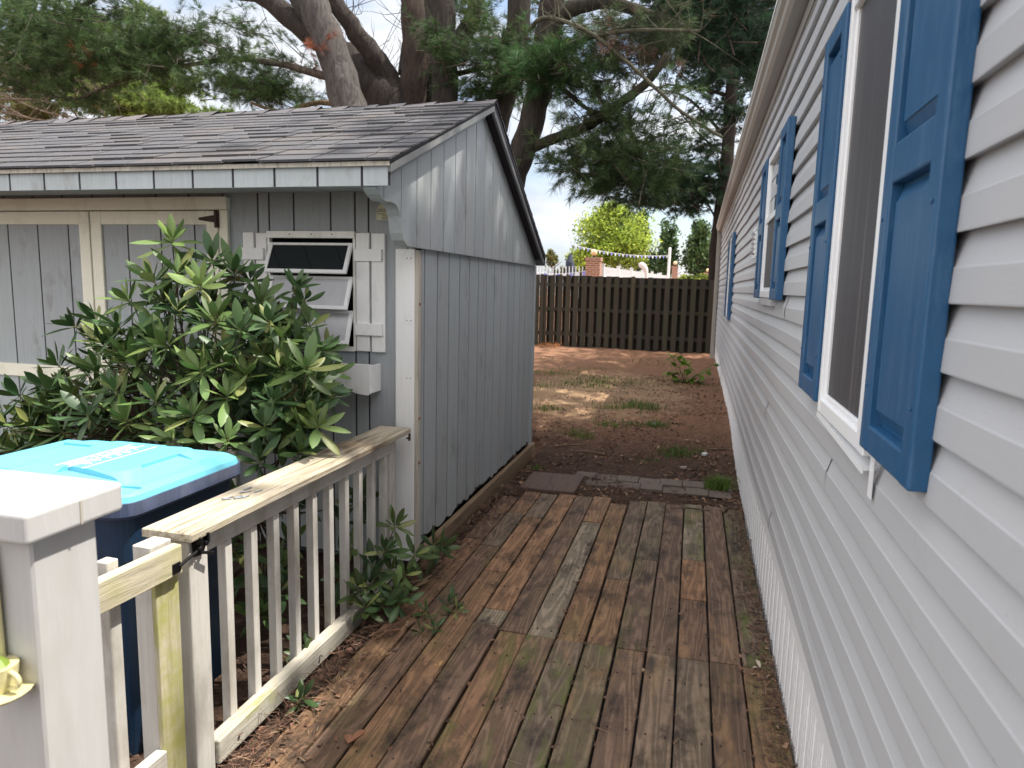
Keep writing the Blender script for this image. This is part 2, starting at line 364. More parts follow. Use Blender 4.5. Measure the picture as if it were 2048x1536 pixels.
def setcol(me, name, cols):
    a = me.color_attributes.new(name, 'FLOAT_COLOR', 'CORNER')
    lt = np.zeros(len(me.polygons), int); me.polygons.foreach_get('loop_total', lt)
    c = np.ones((len(cols), 4), np.float32); c[:, :3] = np.array(cols)
    a.data.foreach_set('color', np.repeat(c, lt, axis=0).ravel())
def tag(o, label=None, cat=None, group=None, kind=None):
    if label: o['label'] = label
    if cat: o['category'] = cat
    if group: o['group'] = group
    if kind: o['kind'] = kind
    return o
def empty(name, loc, label, cat, group=None, rz=0):
    o = bpy.data.objects.new(name, None); COL.objects.link(o); o.location = loc; o.rotation_euler.z = rz
    o.empty_display_size = .2
    return tag(o, label, cat, group)
def V(r, g, b): return (r, g, b)
def jit(c, a=.15):
    k = 1+(rnd.random()-.5)*2*a; return (c[0]*k*(1+(rnd.random()-.5)*a*.6), c[1]*k, c[2]*k*(1+(rnd.random()-.5)*a*.6))
def local(root, p):  # world point into a translated (unrotated) root
    return Vector(p)-root.location

# ------------------------------------------------------------------ ground
def gz(x, y):
    t = min(1, max(0, (y-6.3)/3.2)); t = t*t*(3-2*t)
    z = -.035+.19*t
    if x < -1.5 and y < 7.5: z = min(z, -.10)
    if y < 5.6: z = min(z, -.12)
    return z
def build_ground():
    xs = sorted(set(list(np.round(np.arange(-1.9, .8, .06), 3))+list(np.round(np.arange(-8, -1.9, .3), 3))+list(np.round(np.arange(.8, 6, .5), 3))+[-120, -80, -50, -30, -20, -14, -10, 8, 12, 20, 40, 80, 120]))
    ys = sorted(set(list(np.round(np.arange(5.3, 11, .06), 3))+list(np.round(np.arange(11, 18.5, .15), 3))+list(np.round(np.arange(-3, 5.3, .3), 3))+[-30, -15, -6, 19, 20, 22, 25, 30, 40, 60, 100, 200, 400]))
    b = MB()
    for y in ys:
        for x in xs:
            z = gz(x, y)
            if y > 5.4 and y < 18.5:
                z += .035*mnoise.noise(Vector((x*1.4, y*1.4, 0)))+.030*mnoise.noise(Vector((x*6, y*6, 3)))+.03*abs(mnoise.noise(Vector((x*13, y*13, 7))))
            b.v.append((x, y, z))
    nx = len(xs)
    for j in range(len(ys)-1):
        for i in range(nx-1): a = j*nx+i; b.face((a, a+1, a+nx+1, a+nx))
    tag(b.build('ground', 'ground', smooth=True), kind='structure')
build_ground()

# ------------------------------------------------------------------ deck
def build_deck():
    b = MB(); boff = []; moss = []
    PAL = dict(gb=(.215, .148, .112), gr=(.22, .175, .138), orng=(.33, .20, .12), pale=(.32, .285, .23), dk=(.17, .112, .085), grn=(.20, .175, .12), tan=(.27, .165, .10))
    PAL = {k: (c[0]*1.04, c[1]*.95, c[2]*.85) for k, c in PAL.items()}; mean = (.215, .14, .095)
    PAL = {k: tuple(v*.8+m_*.2 for v, m_ in zip(c, mean)) for k, c in PAL.items()}
    def plank(x0, x1, y0, y1, col, ms=.3, dz=0):
        g = .007+rnd.random()*.006; j = (rnd.random()-.5)*.006
        n0 = len(b.f); c = jit(PAL[col] if isinstance(col, str) else col, .1); z = dz+(rnd.random()-.5)*.006
        # top built as a strip so the edges can wander a little
        K = max(2, int((y1-y0)/.25)); L = []; Rr = []
        for i in range(K+1):
            y = y0+.003+(y1-y0-.006)*i/K
            w1 = mnoise.noise(Vector((x0*9, y*2.3, 1)))*.0035; w2 = mnoise.noise(Vector((x1*9+5, y*2.3, 4)))*.0035
            L.append((x0+g/2+w1+j, y)); Rr.append((x1-g/2+w2+j, y))
        n = len(b.v); r = .004
        for (lx, y), (rx, _) in zip(L, Rr):
            b.v += [(lx, y, z-.04), (lx, y, z-r), (lx+r, y, z), (rx-r, y, z), (rx, y, z-r), (rx, y, z-.04)]
        for i in range(K):
            for k in range(5): a = n+i*6+k; b.face((a, a+1, a+7, a+6), c)
        b.face(tuple(n+k for k in range(6)), c); b.face(tuple(n+K*6+k for k in range(5, -1, -1)), c)
        o = (rnd.random()*20, rnd.random()*20, rnd.random()*9)
        for _ in range(len(b.f)-n0): boff.append(o); moss.append((ms, ms, ms))
    P = .1465; X = lambda k: .312-P*k
    # outer section up to y = 3.2 (board k spans X(k+1)..X(k))
    front = {-1: ('tan', .5), 0: ('dk', .2), 1: ('gr', .2), 2: ('gr', .2), 3: ('gb', .6), 4: ('grn', .9), 5: ('gr', 1.2), 6: ('gb', .9), 7: ('tan', .8), 8: ('gb', .3), 9: ('tan', .3), 10: ('dk', .3), 11: ('tan', .2)}
    for k, (c, ms) in front.items():
        ye = 3.2 if k < 8 else 3.24
        y = -1.2
        while y < ye-.01:
            y2 = min(ye, y+2.44+rnd.random()*.4) if y > -1 else 1.0+rnd.random()*.6
            if k > 8 and y2 > 3: y2 = 3.9 if k == 9 else 4.3; 
            plank(X(k+1), X(k), y, y2, c, ms); y = y2
            if y >= ye: break
    second = {-1: [(3.2, 4.38, 'gr', 1.3), (4.38, 5.62, 'grn', 1.5)], 0: [(3.2, 5.66, 'gb', .05)], 1: [(3.2, 3.855, 'dk', .1), (3.855, 4.453, 'orng', .0), (4.453, 5.66, 'pale', .9)],
              2: [(3.2, 5.64, 'gb', .1)], 3: [(3.2, 4.37, 'gb', .5), (4.37, 5.64, 'gr', .2)], 4: [(3.2, 4.0, 'tan', .1), (4.0, 5.63, 'gr', .4)], 5: [(3.2, 5.5, 'orng', .3)],
              6: [(3.2, 4.98, 'pale', .2), (4.98, 5.63, 'orng', 0)], 7: [(3.2, 5.6, 'gb', .1)], 8: [(3.21, 3.42, 'pale', 0), (3.42, 5.62, 'orng', 0)],
              9: [(3.9, 4.95, 'orng', .1), (4.95, 5.58, 'gr', 0)], 10: [(4.3, 5.0, 'gr', 0), (5.0, 5.6, 'orng', 0)], 11: [(3.24, 4.4, 'tan', .1), (4.4, 5.4, 'dk', 0)]}
    for k, L in second.items():
        for (y0, y1, c, ms) in L: plank(X(k+1), X(k), y0, y1, c, ms)
    plank(X(10)+.0, X(9), 3.24, 3.9, 'tan', .1)if False else None
    plank(X(11), X(10), 3.24, 4.3, 'tan', .1) if False else None
    b.extra = {'boff': boff, 'moss': moss}
    d = b.build('deck', 'deck'); tag(d, kind='structure')
    nb = MB()
    for yj in (1.35, 1.75, 2.16, 2.57, 2.98, 3.26, 3.7, 4.1, 4.5, 4.92, 5.3, 5.56):
        for k in range(-1, 11):
            for u in (.035, .11):
                if rnd.random() < .15: continue
                x, y = X(k+1)+u+rnd.gauss(0, .004), yj+rnd.gauss(0, .006); nb.tube([(x, y, .0), (x, y, .0052)], .0036, 6)
    tag(nb.build('nail_heads', 'rust', d), kind='stuff')
    s = MB(); s.box(-1.46, -1.2, -.16, .44, 5.55, -.042)
    s.build('deck_frame', 'dark', d)
build_deck()
b = MB(); b.box(-1.36, 5.66, -.02, -.885, 6.2, .012); o = b.build('wood_panel', 'ply', bevel=.004)
tag(o, 'reddish brown square of plywood lying flat past the deck end beside the shed', 'board')
b = MB()
for r_ in range(2):
    x = -.95-.03*r_
    while x < .40:
        wv = .195; b.box(x, 6.03+r_*.2, -.03, min(x+wv-.007, .42), 6.03+r_*.2+.193, -.014+rnd.random()*.010-.03*abs(mnoise.noise(Vector((x*3, r_, 0))))); x += wv
o = b.build('paver_strip', 'paver', bevel=.004)
tag(o, 'half buried strip of grey pavers in the dirt beyond the deck', 'pavers')

# ------------------------------------------------------------------ mobile home
SL = .006
def build_house():
    H = empty('mobile_home', (.445, 0, 0), 'long pale grey vinyl sided mobile home with blue shutters on the right', 'house', rz=-SL)
    Y0, Y1 = -2.5, 16.9
    pitch = .1225; zb = .4825; ztop = 3.02
    s = MB(); n = int((ztop-zb)/pitch)
    prof = [(.02, zb)]
    for i in range(n+1):
        z = zb+i*pitch
        prof += [(.0, z+.004), (-.020, z), (-.0205, z+.003), (-.0185, z+.060), (-.016, z+.064), (-.000, z+pitch-.004)]
    prof = [p for p in prof if p[1] < ztop]; prof.append((-.003, ztop))
    # long panels with lap joints: every panel end slightly proud
    steps = 60; nv = len(s.v); kk = len(prof)
    for i in range(steps+1):
        y = Y0+(Y1-Y0)*i/steps
        for p in prof:
            s.v.append((p[0]+.006*mnoise.noise(Vector((y*1.1, p[1]*3, 0))), y, p[1]+.004*mnoise.noise(Vector((y*1.3, p[1]*7, 5)))))
    for i in range(steps):
        for j in range(kk-1): a = nv+i*kk+j; s.face((a, a+1, a+kk+1, a+kk))
    for i in range(n):   # seams
        for q in range(1):
            y = rnd.uniform(1.0, 15.5); z = zb+i*pitch
            s.v += [(-.0212, y, z+.001), (-.0212, y+.03, z+.001), (-.0202, y+.03, z+.061), (-.0202, y, z+.061), (-.003, y, z+pitch-.005), (-.003, y+.03, z+pitch-.005)]
            m = len(s.v)-6; s.face((m, m+1, m+2, m+3)); s.face((m+3, m+2, m+5, m+4))
    s.build('siding', 'vinyl', H)
    b = MB(); b.box(.02, Y0, .30, 4.4, Y1, 3.10); b.build('wall_core', 'vinyl', H)
    # skirting: ribbed vertical vinyl panels
    b = MB(); y = Y0; pr = []
    while y < Y1:
        for dy, dx in ((0, 0), (.030, 0), (.032, .009), (.040, .009), (.042, 0), (.062, 0), (.064, .009), (.072, .009), (.074, 0), (.13, 0), (.131, -.003), (.135, -.003), (.136, 0)): pr.append((.004+dx, y+dy))
        y += .137
    n0 = len(b.v)
    for (x, yy) in pr: b.v += [(x, yy, -.13), (x, yy, .40)]
    for i in range(len(pr)-1): a = n0+2*i; b.face((a, a+2, a+3, a+1))
    b.build('skirting', 'skirtv', H)
    b = MB(); b.prism([(.03, .385), (-.006, .385), (-.009, .39), (-.009, .478), (-.004, .4815), (.03, .4815)], 1, Y0, Y1); b.build('skirting_trim', 'whitev', H)
    # gutter, fascia and roof
    b = MB(); gp = [(-.035, 3.055), (-.095, 3.055), (-.115, 3.075), (-.12, 3.11), (-.138, 3.125), (-.145, 3.165), (-.135, 3.17), (-.130, 3.163), (-.035, 3.155)]
    b.prism(gp, 1, Y0, Y1+.12); b.build('gutter', 'tan', H)
    b = MB(); b.prism([(.01, 3.0), (-.03, 3.0), (-.034, 3.03), (-.034, 3.17), (.02, 3.17)], 1, Y0, Y1+.05)
    b.prism([(-.005, 2.985), (-.022, 2.985), (-.022, 2.999), (-.005, 2.999)], 1, Y0, Y1); b.build('fascia', 'tan', H)
    b = MB(); b.prism([(-.15, 3.173), (-.15, 3.185), (2.3, 3.80), (4.6, 3.185), (4.6, 3.173)], 1, Y0-.1, Y1+.15); b.t = (.18, .17, .17); b.build('roof', 'shingle', H)
    b = MB(); b.box(-.018, Y1-.06, .10, .0, Y1+.03, 3.0); b.build('corner_post', 'vinyl', H)
    b = MB(); b.box(-.115, Y1-.08, .12, -.03, Y1-.01, 3.06)
    for z in (.6, 1.7, 2.7): b.box(-.118, Y1-.085, z, -.02, Y1-.005, z+.03)
    b.build('downspout', 'tan', H, bevel=.01)
    # shutters: stiles, rails and raised panels
    def shutter(y0, y1, z0, z1):
        b = MB(); xo, xi, xb = -.056, -.040, -.018; sw = min(.062, (y1-y0)*.2)
        b.box(xo, y0, z0, xb, y0+sw, z1); b.box(xo, y1-sw, z0, xb, y1, z1)
        zm = z0+(z1-z0)*.51
        for (a, c) in ((z0, z0+.062), (zm-.04, zm+.045), (z1-.062, z1)): b.box(xo+.0015, y0+sw, a, xb, y1-sw, c)
        b.box(-.028, y0+sw, z0+.06, xb+.002, y1-sw, z1-.06)
        for (a, c) in ((z0+.062, zm-.04), (zm+.045, z1-.062)):
            A = [(-.0285, y0+sw+.008, a+.008), (-.0285, y1-sw-.008, a+.008), (-.0285, y1-sw-.008, c-.008), (-.0285, y0+sw+.008, c-.008)]
            t = .045
            B = [(-.046, y0+sw+.028, a+t), (-.046, y1-sw-.028, a+t), (-.046, y1-sw-.028, c-t), (-.046, y0+sw+.028, c-t)]
            n = len(b.v); b.v += A+B; b.face((n+4, n+7, n+6, n+5))
            for i in range(4): j = (i+1) % 4; b.face((n+i, n+j, n+4+j, n+4+i))
        o = b.build('shutter', 'blue', H, bevel=.005, bseg=2)
        for yy in (y0+sw*.4, y1-sw*.4):
            for zz in (z0+(z1-z0)*.12, z0+(z1-z0)*.42, z0+(z1-z0)*.88): b = MB(); b.box(-.060, yy-.004, zz-.004, -.055, yy+.004, zz+.004); b.build('screw', 'blue', o, bevel=.002)
        return o
    def window(y0, y1, z0, z1, mode):
        b = MB(); f = .045; xo = -.045
        wj = .075 if mode == 'screen' else .05
        b.box(xo, y0, z0, .0, y0+wj, z1); b.box(xo, y1-.035, z0, .0, y1, z1)
        b.box(xo+.001, y0+wj, z0, .0, y1-.035, z0+f); b.box(xo+.001, y0+wj, z1-f, .0, y1-.035, z1)
        b.box(xo+.012, y0+wj, z0+f, -.001, y0+wj+.018, z1-f); b.box(xo+.012, y1-.05, z0+f, -.001, y1-.035, z1-f)
        b.box(xo+.0125, y0+wj+.018, z0+f, -.001, y1-.05, z0+f+.018); 
        if mode != 'screen': zm = z0+(z1-z0)*.55; b.box(xo+.006, y0+wj, zm-.02, -.001, y1-.035, zm+.02)
        W = b.build('window', 'whitev', H, bevel=.003)
        b = MB()
        if mode == 'screen':
            b.box(-.024, y0+wj+.01, z0+f, -.021, y1-.045, z1-f); b.build('insect_screen', 'screen', W)
            b = MB(); # loosened sill trim hanging below the frame
            m = Matrix.Translation((-.04, y0-.01, z0-.028)) @ Matrix.Rotation(R(1.9), 4, 'X')
            b.box(-.003, 0, -.004, .03, y1-y0+.01, .004, m); b.box(-.005, 0, -.012, -.001, y1-y0+.01, .004, m)
            b.box(-.03, y0-.055, z0-.09, -.028, y0-.02, z0+.01)
            b.build('sill_trim', 'whitev', W)
        else:
            b.box(-.020, y0+wj, zm+.02, -.017, y1-.04, z1-f); b.build('pane', 'glassg', W)
            b = MB(); b.box(-.026, y0+wj, z0+f, -.023, y1-.04, zm-.02); b.build('insect_screen', 'screen', W)
            b = MB(); b.box(-.04, y0+.02, z0-.045, 0, y1-.02, z0-.003); b.build('sill_trim', 'vinyl', W)
    shutter(1.385, 1.785, 1.363, 2.61); window(1.795, 2.46, 1.335, 2.615, 'screen'); shutter(2.468, 2.855, 1.363, 2.61)
    shutter(3.93, 4.28, 1.678, 2.61); window(4.29, 5.08, 1.685, 2.60, 'sash'); shutter(5.09, 5.47, 1.678, 2.61)
    shutter(9.75, 10.15, 1.34, 2.49); window(10.16, 10.9, 1.35, 2.48, 'sash'); shutter(10.91, 11.3, 1.34, 2.49)
    # louvred wall vent
    b = MB(); b.box(-.05, 5.72, 1.99, -.01, 5.95, 2.20); b.box(-.055, 5.70, 1.975, -.045, 5.97, 1.995); b.box(-.055, 5.70, 2.19, -.045, 5.97, 2.21)
    for i in range(5): z = 2.01+i*.037; m = Matrix.Translation((-.052, 5.72, z)) @ Matrix.Rotation(R(35), 4, 'Y'); b.box(-.022, 0, 0, .004, .23, .005, m)
    b.build('wall_vent', 'whitev', H)
    return H
HOUSE = build_house()

# ------------------------------------------------------------------ shed
def build_shed():
    Sx, Sy = -1.60, 3.95
    H = empty('garden_shed', (Sx, Sy, 0), 'grey grooved wood garden shed with shingled gable roof, white trimmed double doors and tilted window', 'shed')
    L = H.location
    XL, YB = -6.9, 7.05
    class W(MB):
        def build(s, *a, **k):
            s.v = [(x-L.x, y-L.y, z-L.z) for x, y, z in s.v]; return MB.build(s, *a, **k)
    # front wall planks between grooves
    def planks_x(b, x0, x1, y0, y1, z0, z1, g0, pitch, gap=.012):
        xs = [x0]+[g0+pitch*i for i in range(-40, 40) if x0+.01 < g0+pitch*i < x1-.01]+[x1]
        xs.sort()
        for a, c in zip(xs[:-1], xs[1:]): b.box(a+gap/2, y0, z0, c-gap/2, y1, z1, col=jit((1, 1, 1), .04))
    b = W(); WX0, WX1, WZ0, WZ1 = -2.61, -2.02, 1.30, 2.03
    planks_x(b, XL, WX0, Sy, Sy+.02, -.02, 2.30, -2.69, .2533); planks_x(b, WX1, Sx-.02, Sy, Sy+.02, -.02, 2.30, -2.69, .2533)
    planks_x(b, WX0, WX1, Sy, Sy+.02, -.02, WZ0, -2.69, .2533); planks_x(b, WX0, WX1, Sy, Sy+.02, WZ1, 2.30, -2.69, .2533)
    b.build('front_wall', 'shed', H)
    b = W(); b.box(XL, Sy+.004, -.05, WX0, Sy+.03, 2.3); b.box(WX1, Sy+.004, -.05, Sx-.02, Sy+.03, 2.3); b.box(WX0, Sy+.004, -.05, WX1, Sy+.03, WZ0); b.box(WX0, Sy+.004, WZ1, WX1, Sy+.03, 2.3)
    b.box(Sx-.03, Sy+.03, .10, Sx-.004, YB, 1.95); b.box(XL, YB-.02, -.05, Sx-.03, YB, 2.0); b.box(XL, Sy+.03, -.05, XL+.02, YB, 2.2); b.build('wall_lining', 'shed_dark', H)
    # side wall planks with ragged rotten lower edge
    b = W(); ys = [Sy+.03]+[4.036+.2208*i for i in range(14)]+[YB]
    for a, c in zip(ys[:-1], ys[1:]):
        zl = .085+.03*rnd.random(); t = jit((1, 1, 1), .05)
        K = 5; pts = [(a+.008+(c-a-.016)*i/K, zl+(rnd.random()-.4)*.035) for i in range(K+1)]
        b.prism(pts+[(c-.008, 1.95), (a+.008, 1.95)], 0, Sx-.02, Sx, t)
    b.build('side_wall', 'shed', H)
    # gable plate: overlaps the wall, swoops forward to carry the eave
    RX, RY, RZ = -1.47, 5.06, 3.03          # ridge
    FY, FZ = 3.24, 2.315; BY, BZ = 6.93, 2.02
    def top(y):
        return (RZ-.045-(RY-y)*(RZ-FZ)/(RY-FY)) if y < RY else (RZ-.045-(y-RY)*(RZ-BZ)/(BY-RY))
    low = [(3.297, 2.185), (3.329, 2.163), (3.37, 2.145), (3.41, 2.137), (3.46, 2.143), (3.512, 2.139), (3.54, 2.131), (3.562, 2.115), (3.588, 2.08), (3.60, 2.04), (3.615, 1.993), (3.64, 1.955), (3.682, 1.93), (3.76, 1.925)]
    def bot(y):
        if y <= low[0][0]: return low[0][1]
        if y >= low[-1][0]: return 1.928
        for (a, za), (c, zc) in zip(low[:-1], low[1:]):
            if a <= y <= c: return za+(zc-za)*(y-a)/(c-a)
    b = W(); ys = [3.297]+[3.377+.2208*i for i in range(17)]; ys = [y for y in ys if y < 6.93]+[6.96]
    for a, c in zip(ys[:-1], ys[1:]):
        a2, c2 = a+.008, c-.008
        yy = sorted(set([a2, c2]+[y for y, _ in low if a2 < y < c2]+([RY] if a2 < RY < c2 else [])))
        lo = [(y, bot(y)) for y in yy]; hi = [(y, top(y)) for y in reversed(yy)]
        b.prism(lo+hi, 0, -1.585, -1.565, jit((1.02, 1, .98), .05))
    b.build('gable_wall', 'shed', H)
    b = W(); yy = [y for y, _ in low]+[RY, 6.9]; yy.sort()
    b.prism([(y, bot(y)+.001) for y in yy]+[(y, top(y)-.01) for y in reversed(yy)], 0, -1.64, -1.569); b.build('gable_lining', 'shed', H)
    # soffit, fascia, back fascia
    b = W(); planks = [-1.60-.245*i for i in range(0, 23)]
    for a, c in zip(planks[1:], planks[:-1]):
        b.poly([(a+.005, 3.30, 2.203), (c-.005, 3.30, 2.203), (c-.005, Sy+.001, 2.262), (a+.005, Sy+.001, 2.262)])
    b.build('soffit', 'shed', H)
    b = W(); b.poly([(XL, 3.30, 2.207), (-1.6, 3.30, 2.207), (-1.6, Sy, 2.266), (XL, Sy, 2.266)]); b.build('soffit_lining', 'shed_dark', H)
    b = W(); fx = [-1.485, -1.63]+[-1.63-.2455*i for i in range(1, 22)]
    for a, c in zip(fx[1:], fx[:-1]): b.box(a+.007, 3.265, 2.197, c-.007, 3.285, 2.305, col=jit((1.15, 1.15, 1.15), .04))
    b.build('fascia', 'shed', H); b = W(); b.box(XL, 3.269, 2.2, -1.49, 3.295, 2.304); b.build('fascia_lining', 'shed_dark', H)
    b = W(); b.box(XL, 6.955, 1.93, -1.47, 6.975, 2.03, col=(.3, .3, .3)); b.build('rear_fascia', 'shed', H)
    # roof deck and shingles
    b = W()
    def slab(y0, z0, y1, z1, x1a, x1b, th, zoff=0):
        b.v += []; n = len(b.v)
        P = [(XL-.1, y0, z0), (x1a, y0, z0), (x1b, y1, z1), (XL-.1, y1, z1)]
        b.v += P+[(p[0], p[1], p[2]-th) for p in P]
        for q in ((0, 1, 2, 3), (7, 6, 5, 4), (0, 4, 5, 1), (1, 5, 6, 2), (2, 6, 7, 3), (3, 7, 4, 0)): b.face(tuple(n+i for i in q))
    slab(FY+.01, FZ-.001, RY, RZ-.003, -1.472, -1.472, .012); slab(BY, BZ, RY, RZ-.003, -1.46, -1.472, .03); b.build('roof_deck', 'shed_dark', H)
    b = W(); b.box(XL, FY+.004, FZ-.026, -1.474, FY+.0095, FZ-.004); b.build('drip_edge', 'baretan', H)
    b = W()
    def course(y0, z0, y1, z1, n, seed):
        rr = random.Random(seed); d = Vector((0, y1-y0, z1-z0)); Ls = d.length; d.normalize(); up = Vector((0, -d.z, d.y)) if d.y > 0 else Vector((0, d.z, -d.y))
        if up.z < 0: up = -up
        ex = Ls/n
        for i in range(n):
            x = -1.462; off = rr.random()*.3; first = True
            while x > XL-.05:
                wv = .30*(off+.4 if first else rr.choice([.5, .7, .9, 1, 1])); first = False
                x2 = x-wv; lift = rr.random()*.0015+(.008 if rr.random() < .36 else 0); sag = .008*mnoise.noise(Vector((x*.7, i*.12, seed)))
                base = rr.choice([(.066, .066, .073), (.071, .071, .078), (.076, .075, .082), (.076, .073, .076)])
                kq = rr.uniform(.92, 1.08); c = tuple(v*kq for v in base)
                s0 = i*ex-.006+rr.uniform(-.003, .003); s1 = (i+1)*ex+.02
                def P(x_, s_, h): p = Vector((x_, y0, z0))+d*s_+up*(h+sag); return tuple(p)
                t0 = .0085+lift*.8; n0 = len(b.v); gq = .010
                b.v += [P(x, s0, t0), P(x2+gq, s0, t0), P(x2+gq, s1, .003), P(x, s1, .003), P(x, s0, t0-.012), P(x2+gq, s0, t0-.012), P(x2+gq, s1, -.004), P(x, s1, -.004)]
                for q in ((0, 1, 2, 3), (0, 4, 5, 1), (0, 3, 7, 4), (1, 5, 6, 2)): b.face(tuple(n0+k for k in q), c)
                x = x2
    course(FY-.01, FZ+.002, RY, RZ, 14, 1); course(BY+.01, BZ+.002, RY, RZ, 15, 2)
    x = -1.455
    while x > XL:   # ridge caps
        wv = .2+rnd.random()*.06; h = .016+.012*mnoise.noise(Vector((x*3, 0, 0))); c = jit((.085, .082, .09), .2); n0 = len(b.v)
        b.v += [(x, RY-.13, RZ-.045), (x, RY, RZ+h+.008), (x, RY+.13, RZ-.062), (x-wv-.03, RY-.13, RZ-.053), (x-wv-.03, RY, RZ+h-.004), (x-wv-.03, RY+.13, RZ-.07)]
        b.face((n0, n0+1, n0+4, n0+3), c); b.face((n0+1, n0+2, n0+5, n0+4), c); x -= wv
    b.build('roof', 'shingle', H)
    # rake boards under the roof edge
    b = W()
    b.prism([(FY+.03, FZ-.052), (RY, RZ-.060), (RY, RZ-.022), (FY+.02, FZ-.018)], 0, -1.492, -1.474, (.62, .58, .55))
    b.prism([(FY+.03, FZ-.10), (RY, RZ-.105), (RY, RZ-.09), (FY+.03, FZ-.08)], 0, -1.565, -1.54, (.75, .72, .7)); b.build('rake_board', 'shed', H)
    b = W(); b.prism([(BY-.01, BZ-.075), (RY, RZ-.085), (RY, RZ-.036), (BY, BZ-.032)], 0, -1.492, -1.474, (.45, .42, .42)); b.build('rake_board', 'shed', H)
    # corner boards
    b = W(); b.box(-1.745, Sy-.022, -.02, -1.622, Sy-.001, 1.925); b.build('corner_board', 'trim', H, bevel=.003)
    b = W(); b.box(-1.6215, Sy-.018, -.02, -1.598, Sy+.03, 1.92); o = b.build('corner_board', 'baretan', H, bevel=.003)
    for z in (1.6, .62, .9): b = W(); b.tube([(-1.60, Sy-.0, z), (-1.592, Sy-.0, z)], [.012, .007], 8); b.build('nail_head', 'bolt', H)
    b = W()
    for z in (1.87, 1.5, 1.15, .8):
        for x in (-1.67, -1.645): b.tube([(x, Sy-.02, z), (x, Sy-.024, z)], .0035, 6)
    b.build('nail', 'ink', H)
    b = W(); b.box(-1.602, YB-.06, .05, -1.58, YB+.02, 1.93); b.build('corner_board', 'shed', H, bevel=.003)
    b = W()
    m = Matrix.Translation((-1.575, Sy, -.03)); b.box(-1.597, Sy+.03, -.08, -1.555, YB+.06, .075); b.build('skirt_board', 'plankb', H, bevel=.004)
    # doors
    b = W(); b.box(-5.05, Sy-.045, 2.157, -2.885, Sy-.001, 2.238); b.box(-2.957, Sy-.03, .02, -2.892, Sy-.001, 2.155); b.box(-5.05, Sy-.03, .02, -4.985, Sy-.001, 2.155); b.build('door_surround', 'cream', H, bevel=.003)
    def door(x0, x1, hx):
        b = W(); t = .085
        b.box(x0, Sy-.035, .06, x0+t, Sy-.012, 2.15); b.box(x1-t, Sy-.035, .06, x1, Sy-.012, 2.15)
        for (a, c) in ((2.065, 2.15), (.06, .16), (1.0, 1.09)): b.box(x0+t, Sy-.034, a, x1-t, Sy-.012, c)
        D = b.build('door', 'cream', H, bevel=.003)
        b = W(); planks_x(b, x0+t, x1-t, Sy-.02, Sy-.004, .1, 2.08, -4.41 if x0 < -4 else -3.664, .26); b.build('door_panel', 'shed', D); b = W(); b.box(x0+t, Sy-.0165, .1, x1-t, Sy-.003, 2.08); b.build('door_lining', 'shed_dark', D)
        for z in (2.10, 1.07, .25):
            b = W(); s = -1 if hx > (x0+x1)/2 else 1
            b.box(hx-.02 if s < 0 else hx-.012, Sy-.04, z-.055, hx+.014 if s < 0 else hx+.02, Sy-.034, z+.055)
            b.prism([(hx, z+.026), (hx+s*.13, z+.008), (hx+s*.138, z), (hx+s*.13, z-.008), (hx, z-.026)], 1, Sy-.041, Sy-.0355)
            b.tube([(hx, Sy-.042, z-.05), (hx, Sy-.042, z+.05)], .007, 6)
            b.build('hinge', 'rust', D)
    door(-3.95, -2.962, -2.962); door(-4.98, -3.962, -4.98)
    # window: jalousie frame with three tilted sashes
    b = W(); b.box(WX0-.005, Sy-.03, 1.985, WX1+.01, Sy+.01, 2.027); b.box(WX0-.005, Sy-.02, 1.30, WX0+.012, Sy+.01, 1.985); b.box(WX1-.007, Sy-.02, 1.30, WX1+.01, Sy+.01, 1.985); b.box(WX0, Sy-.025, 1.295, WX1, Sy+.01, 1.325)
    Wd = b.build('window', 'alum', H, bevel=.002)
    b = W(); b.box(WX0, Sy+.2, 1.2, WX1, Sy+.22, 2.1); b.build('dark_interior', 'dark', Wd)
    b = W()
    for i, x in enumerate((-2.45, -2.3, -2.16)): b.tube([(x, Sy-.0305, 2.008), (x, Sy-.034, 2.008)], .004, 6)
    b.build('screw', 'ink', Wd)
    tops = [1.955, 1.752, 1.545]; hh = [.205, .215, .215]; tilt = [26, 23, 20]
    for i in range(3):
        m = Matrix.Translation((0, Sy-.012, tops[i])) @ Matrix.Rotation(R(-tilt[i]), 4, 'X')
        x0, x1, h, f = WX0+.012, WX1-.008, hh[i], .026
        b = W(); b.box(x0, -.008, -h, x0+f, .008, 0, m); b.box(x1-f, -.008, -h, x1, .008, 0, m); b.box(x0+f, -.0078, -h, x1-f, .008, -h+f*.9, m); b.box(x0+f, -.0078, -.016, x1-f, .008, 0, m)
        b.build('sash', 'alumw', Wd, bevel=.002)
        b = W(); b.box(x0+f, -.002, -h+f*.9, x1-f, .002, -.016, m); b.build('pane', 'glassd' if i == 0 else 'glassf', Wd)
    def wshut(x0, x1):
        b = W(); w2 = (x1-x0-.014)/2
        b.box(x0, Sy-.022, 1.30, x0+w2, Sy-.001, 2.018); b.box(x1-w2, Sy-.022, 1.298, x1, Sy-.001, 2.015)
        for z in (1.885, 1.437): b.box(x0-.004, Sy-.042, z-.037, x1-.012, Sy-.0225, z+.037)
        b.build('window_shutter', 'trim', H, bevel=.003)
    wshut(-2.005, -1.815); wshut(-2.79, -2.62)
    # flower box with scalloped lower edge
    b = W(); x0, x1, y0, y1 = -2.78, -1.85, 3.80, Sy-.002
    pts = [(x0, 1.235), (x0, 1.06)]
    for i in range(13): u = i/12; pts.append((x0+.02+(x1-x0-.04)*u, 1.055-.0-.028*math.cos(u*math.pi*6)+(.0 if 0 < i < 12 else .02)))
    pts += [(x1, 1.06), (x1, 1.235)]
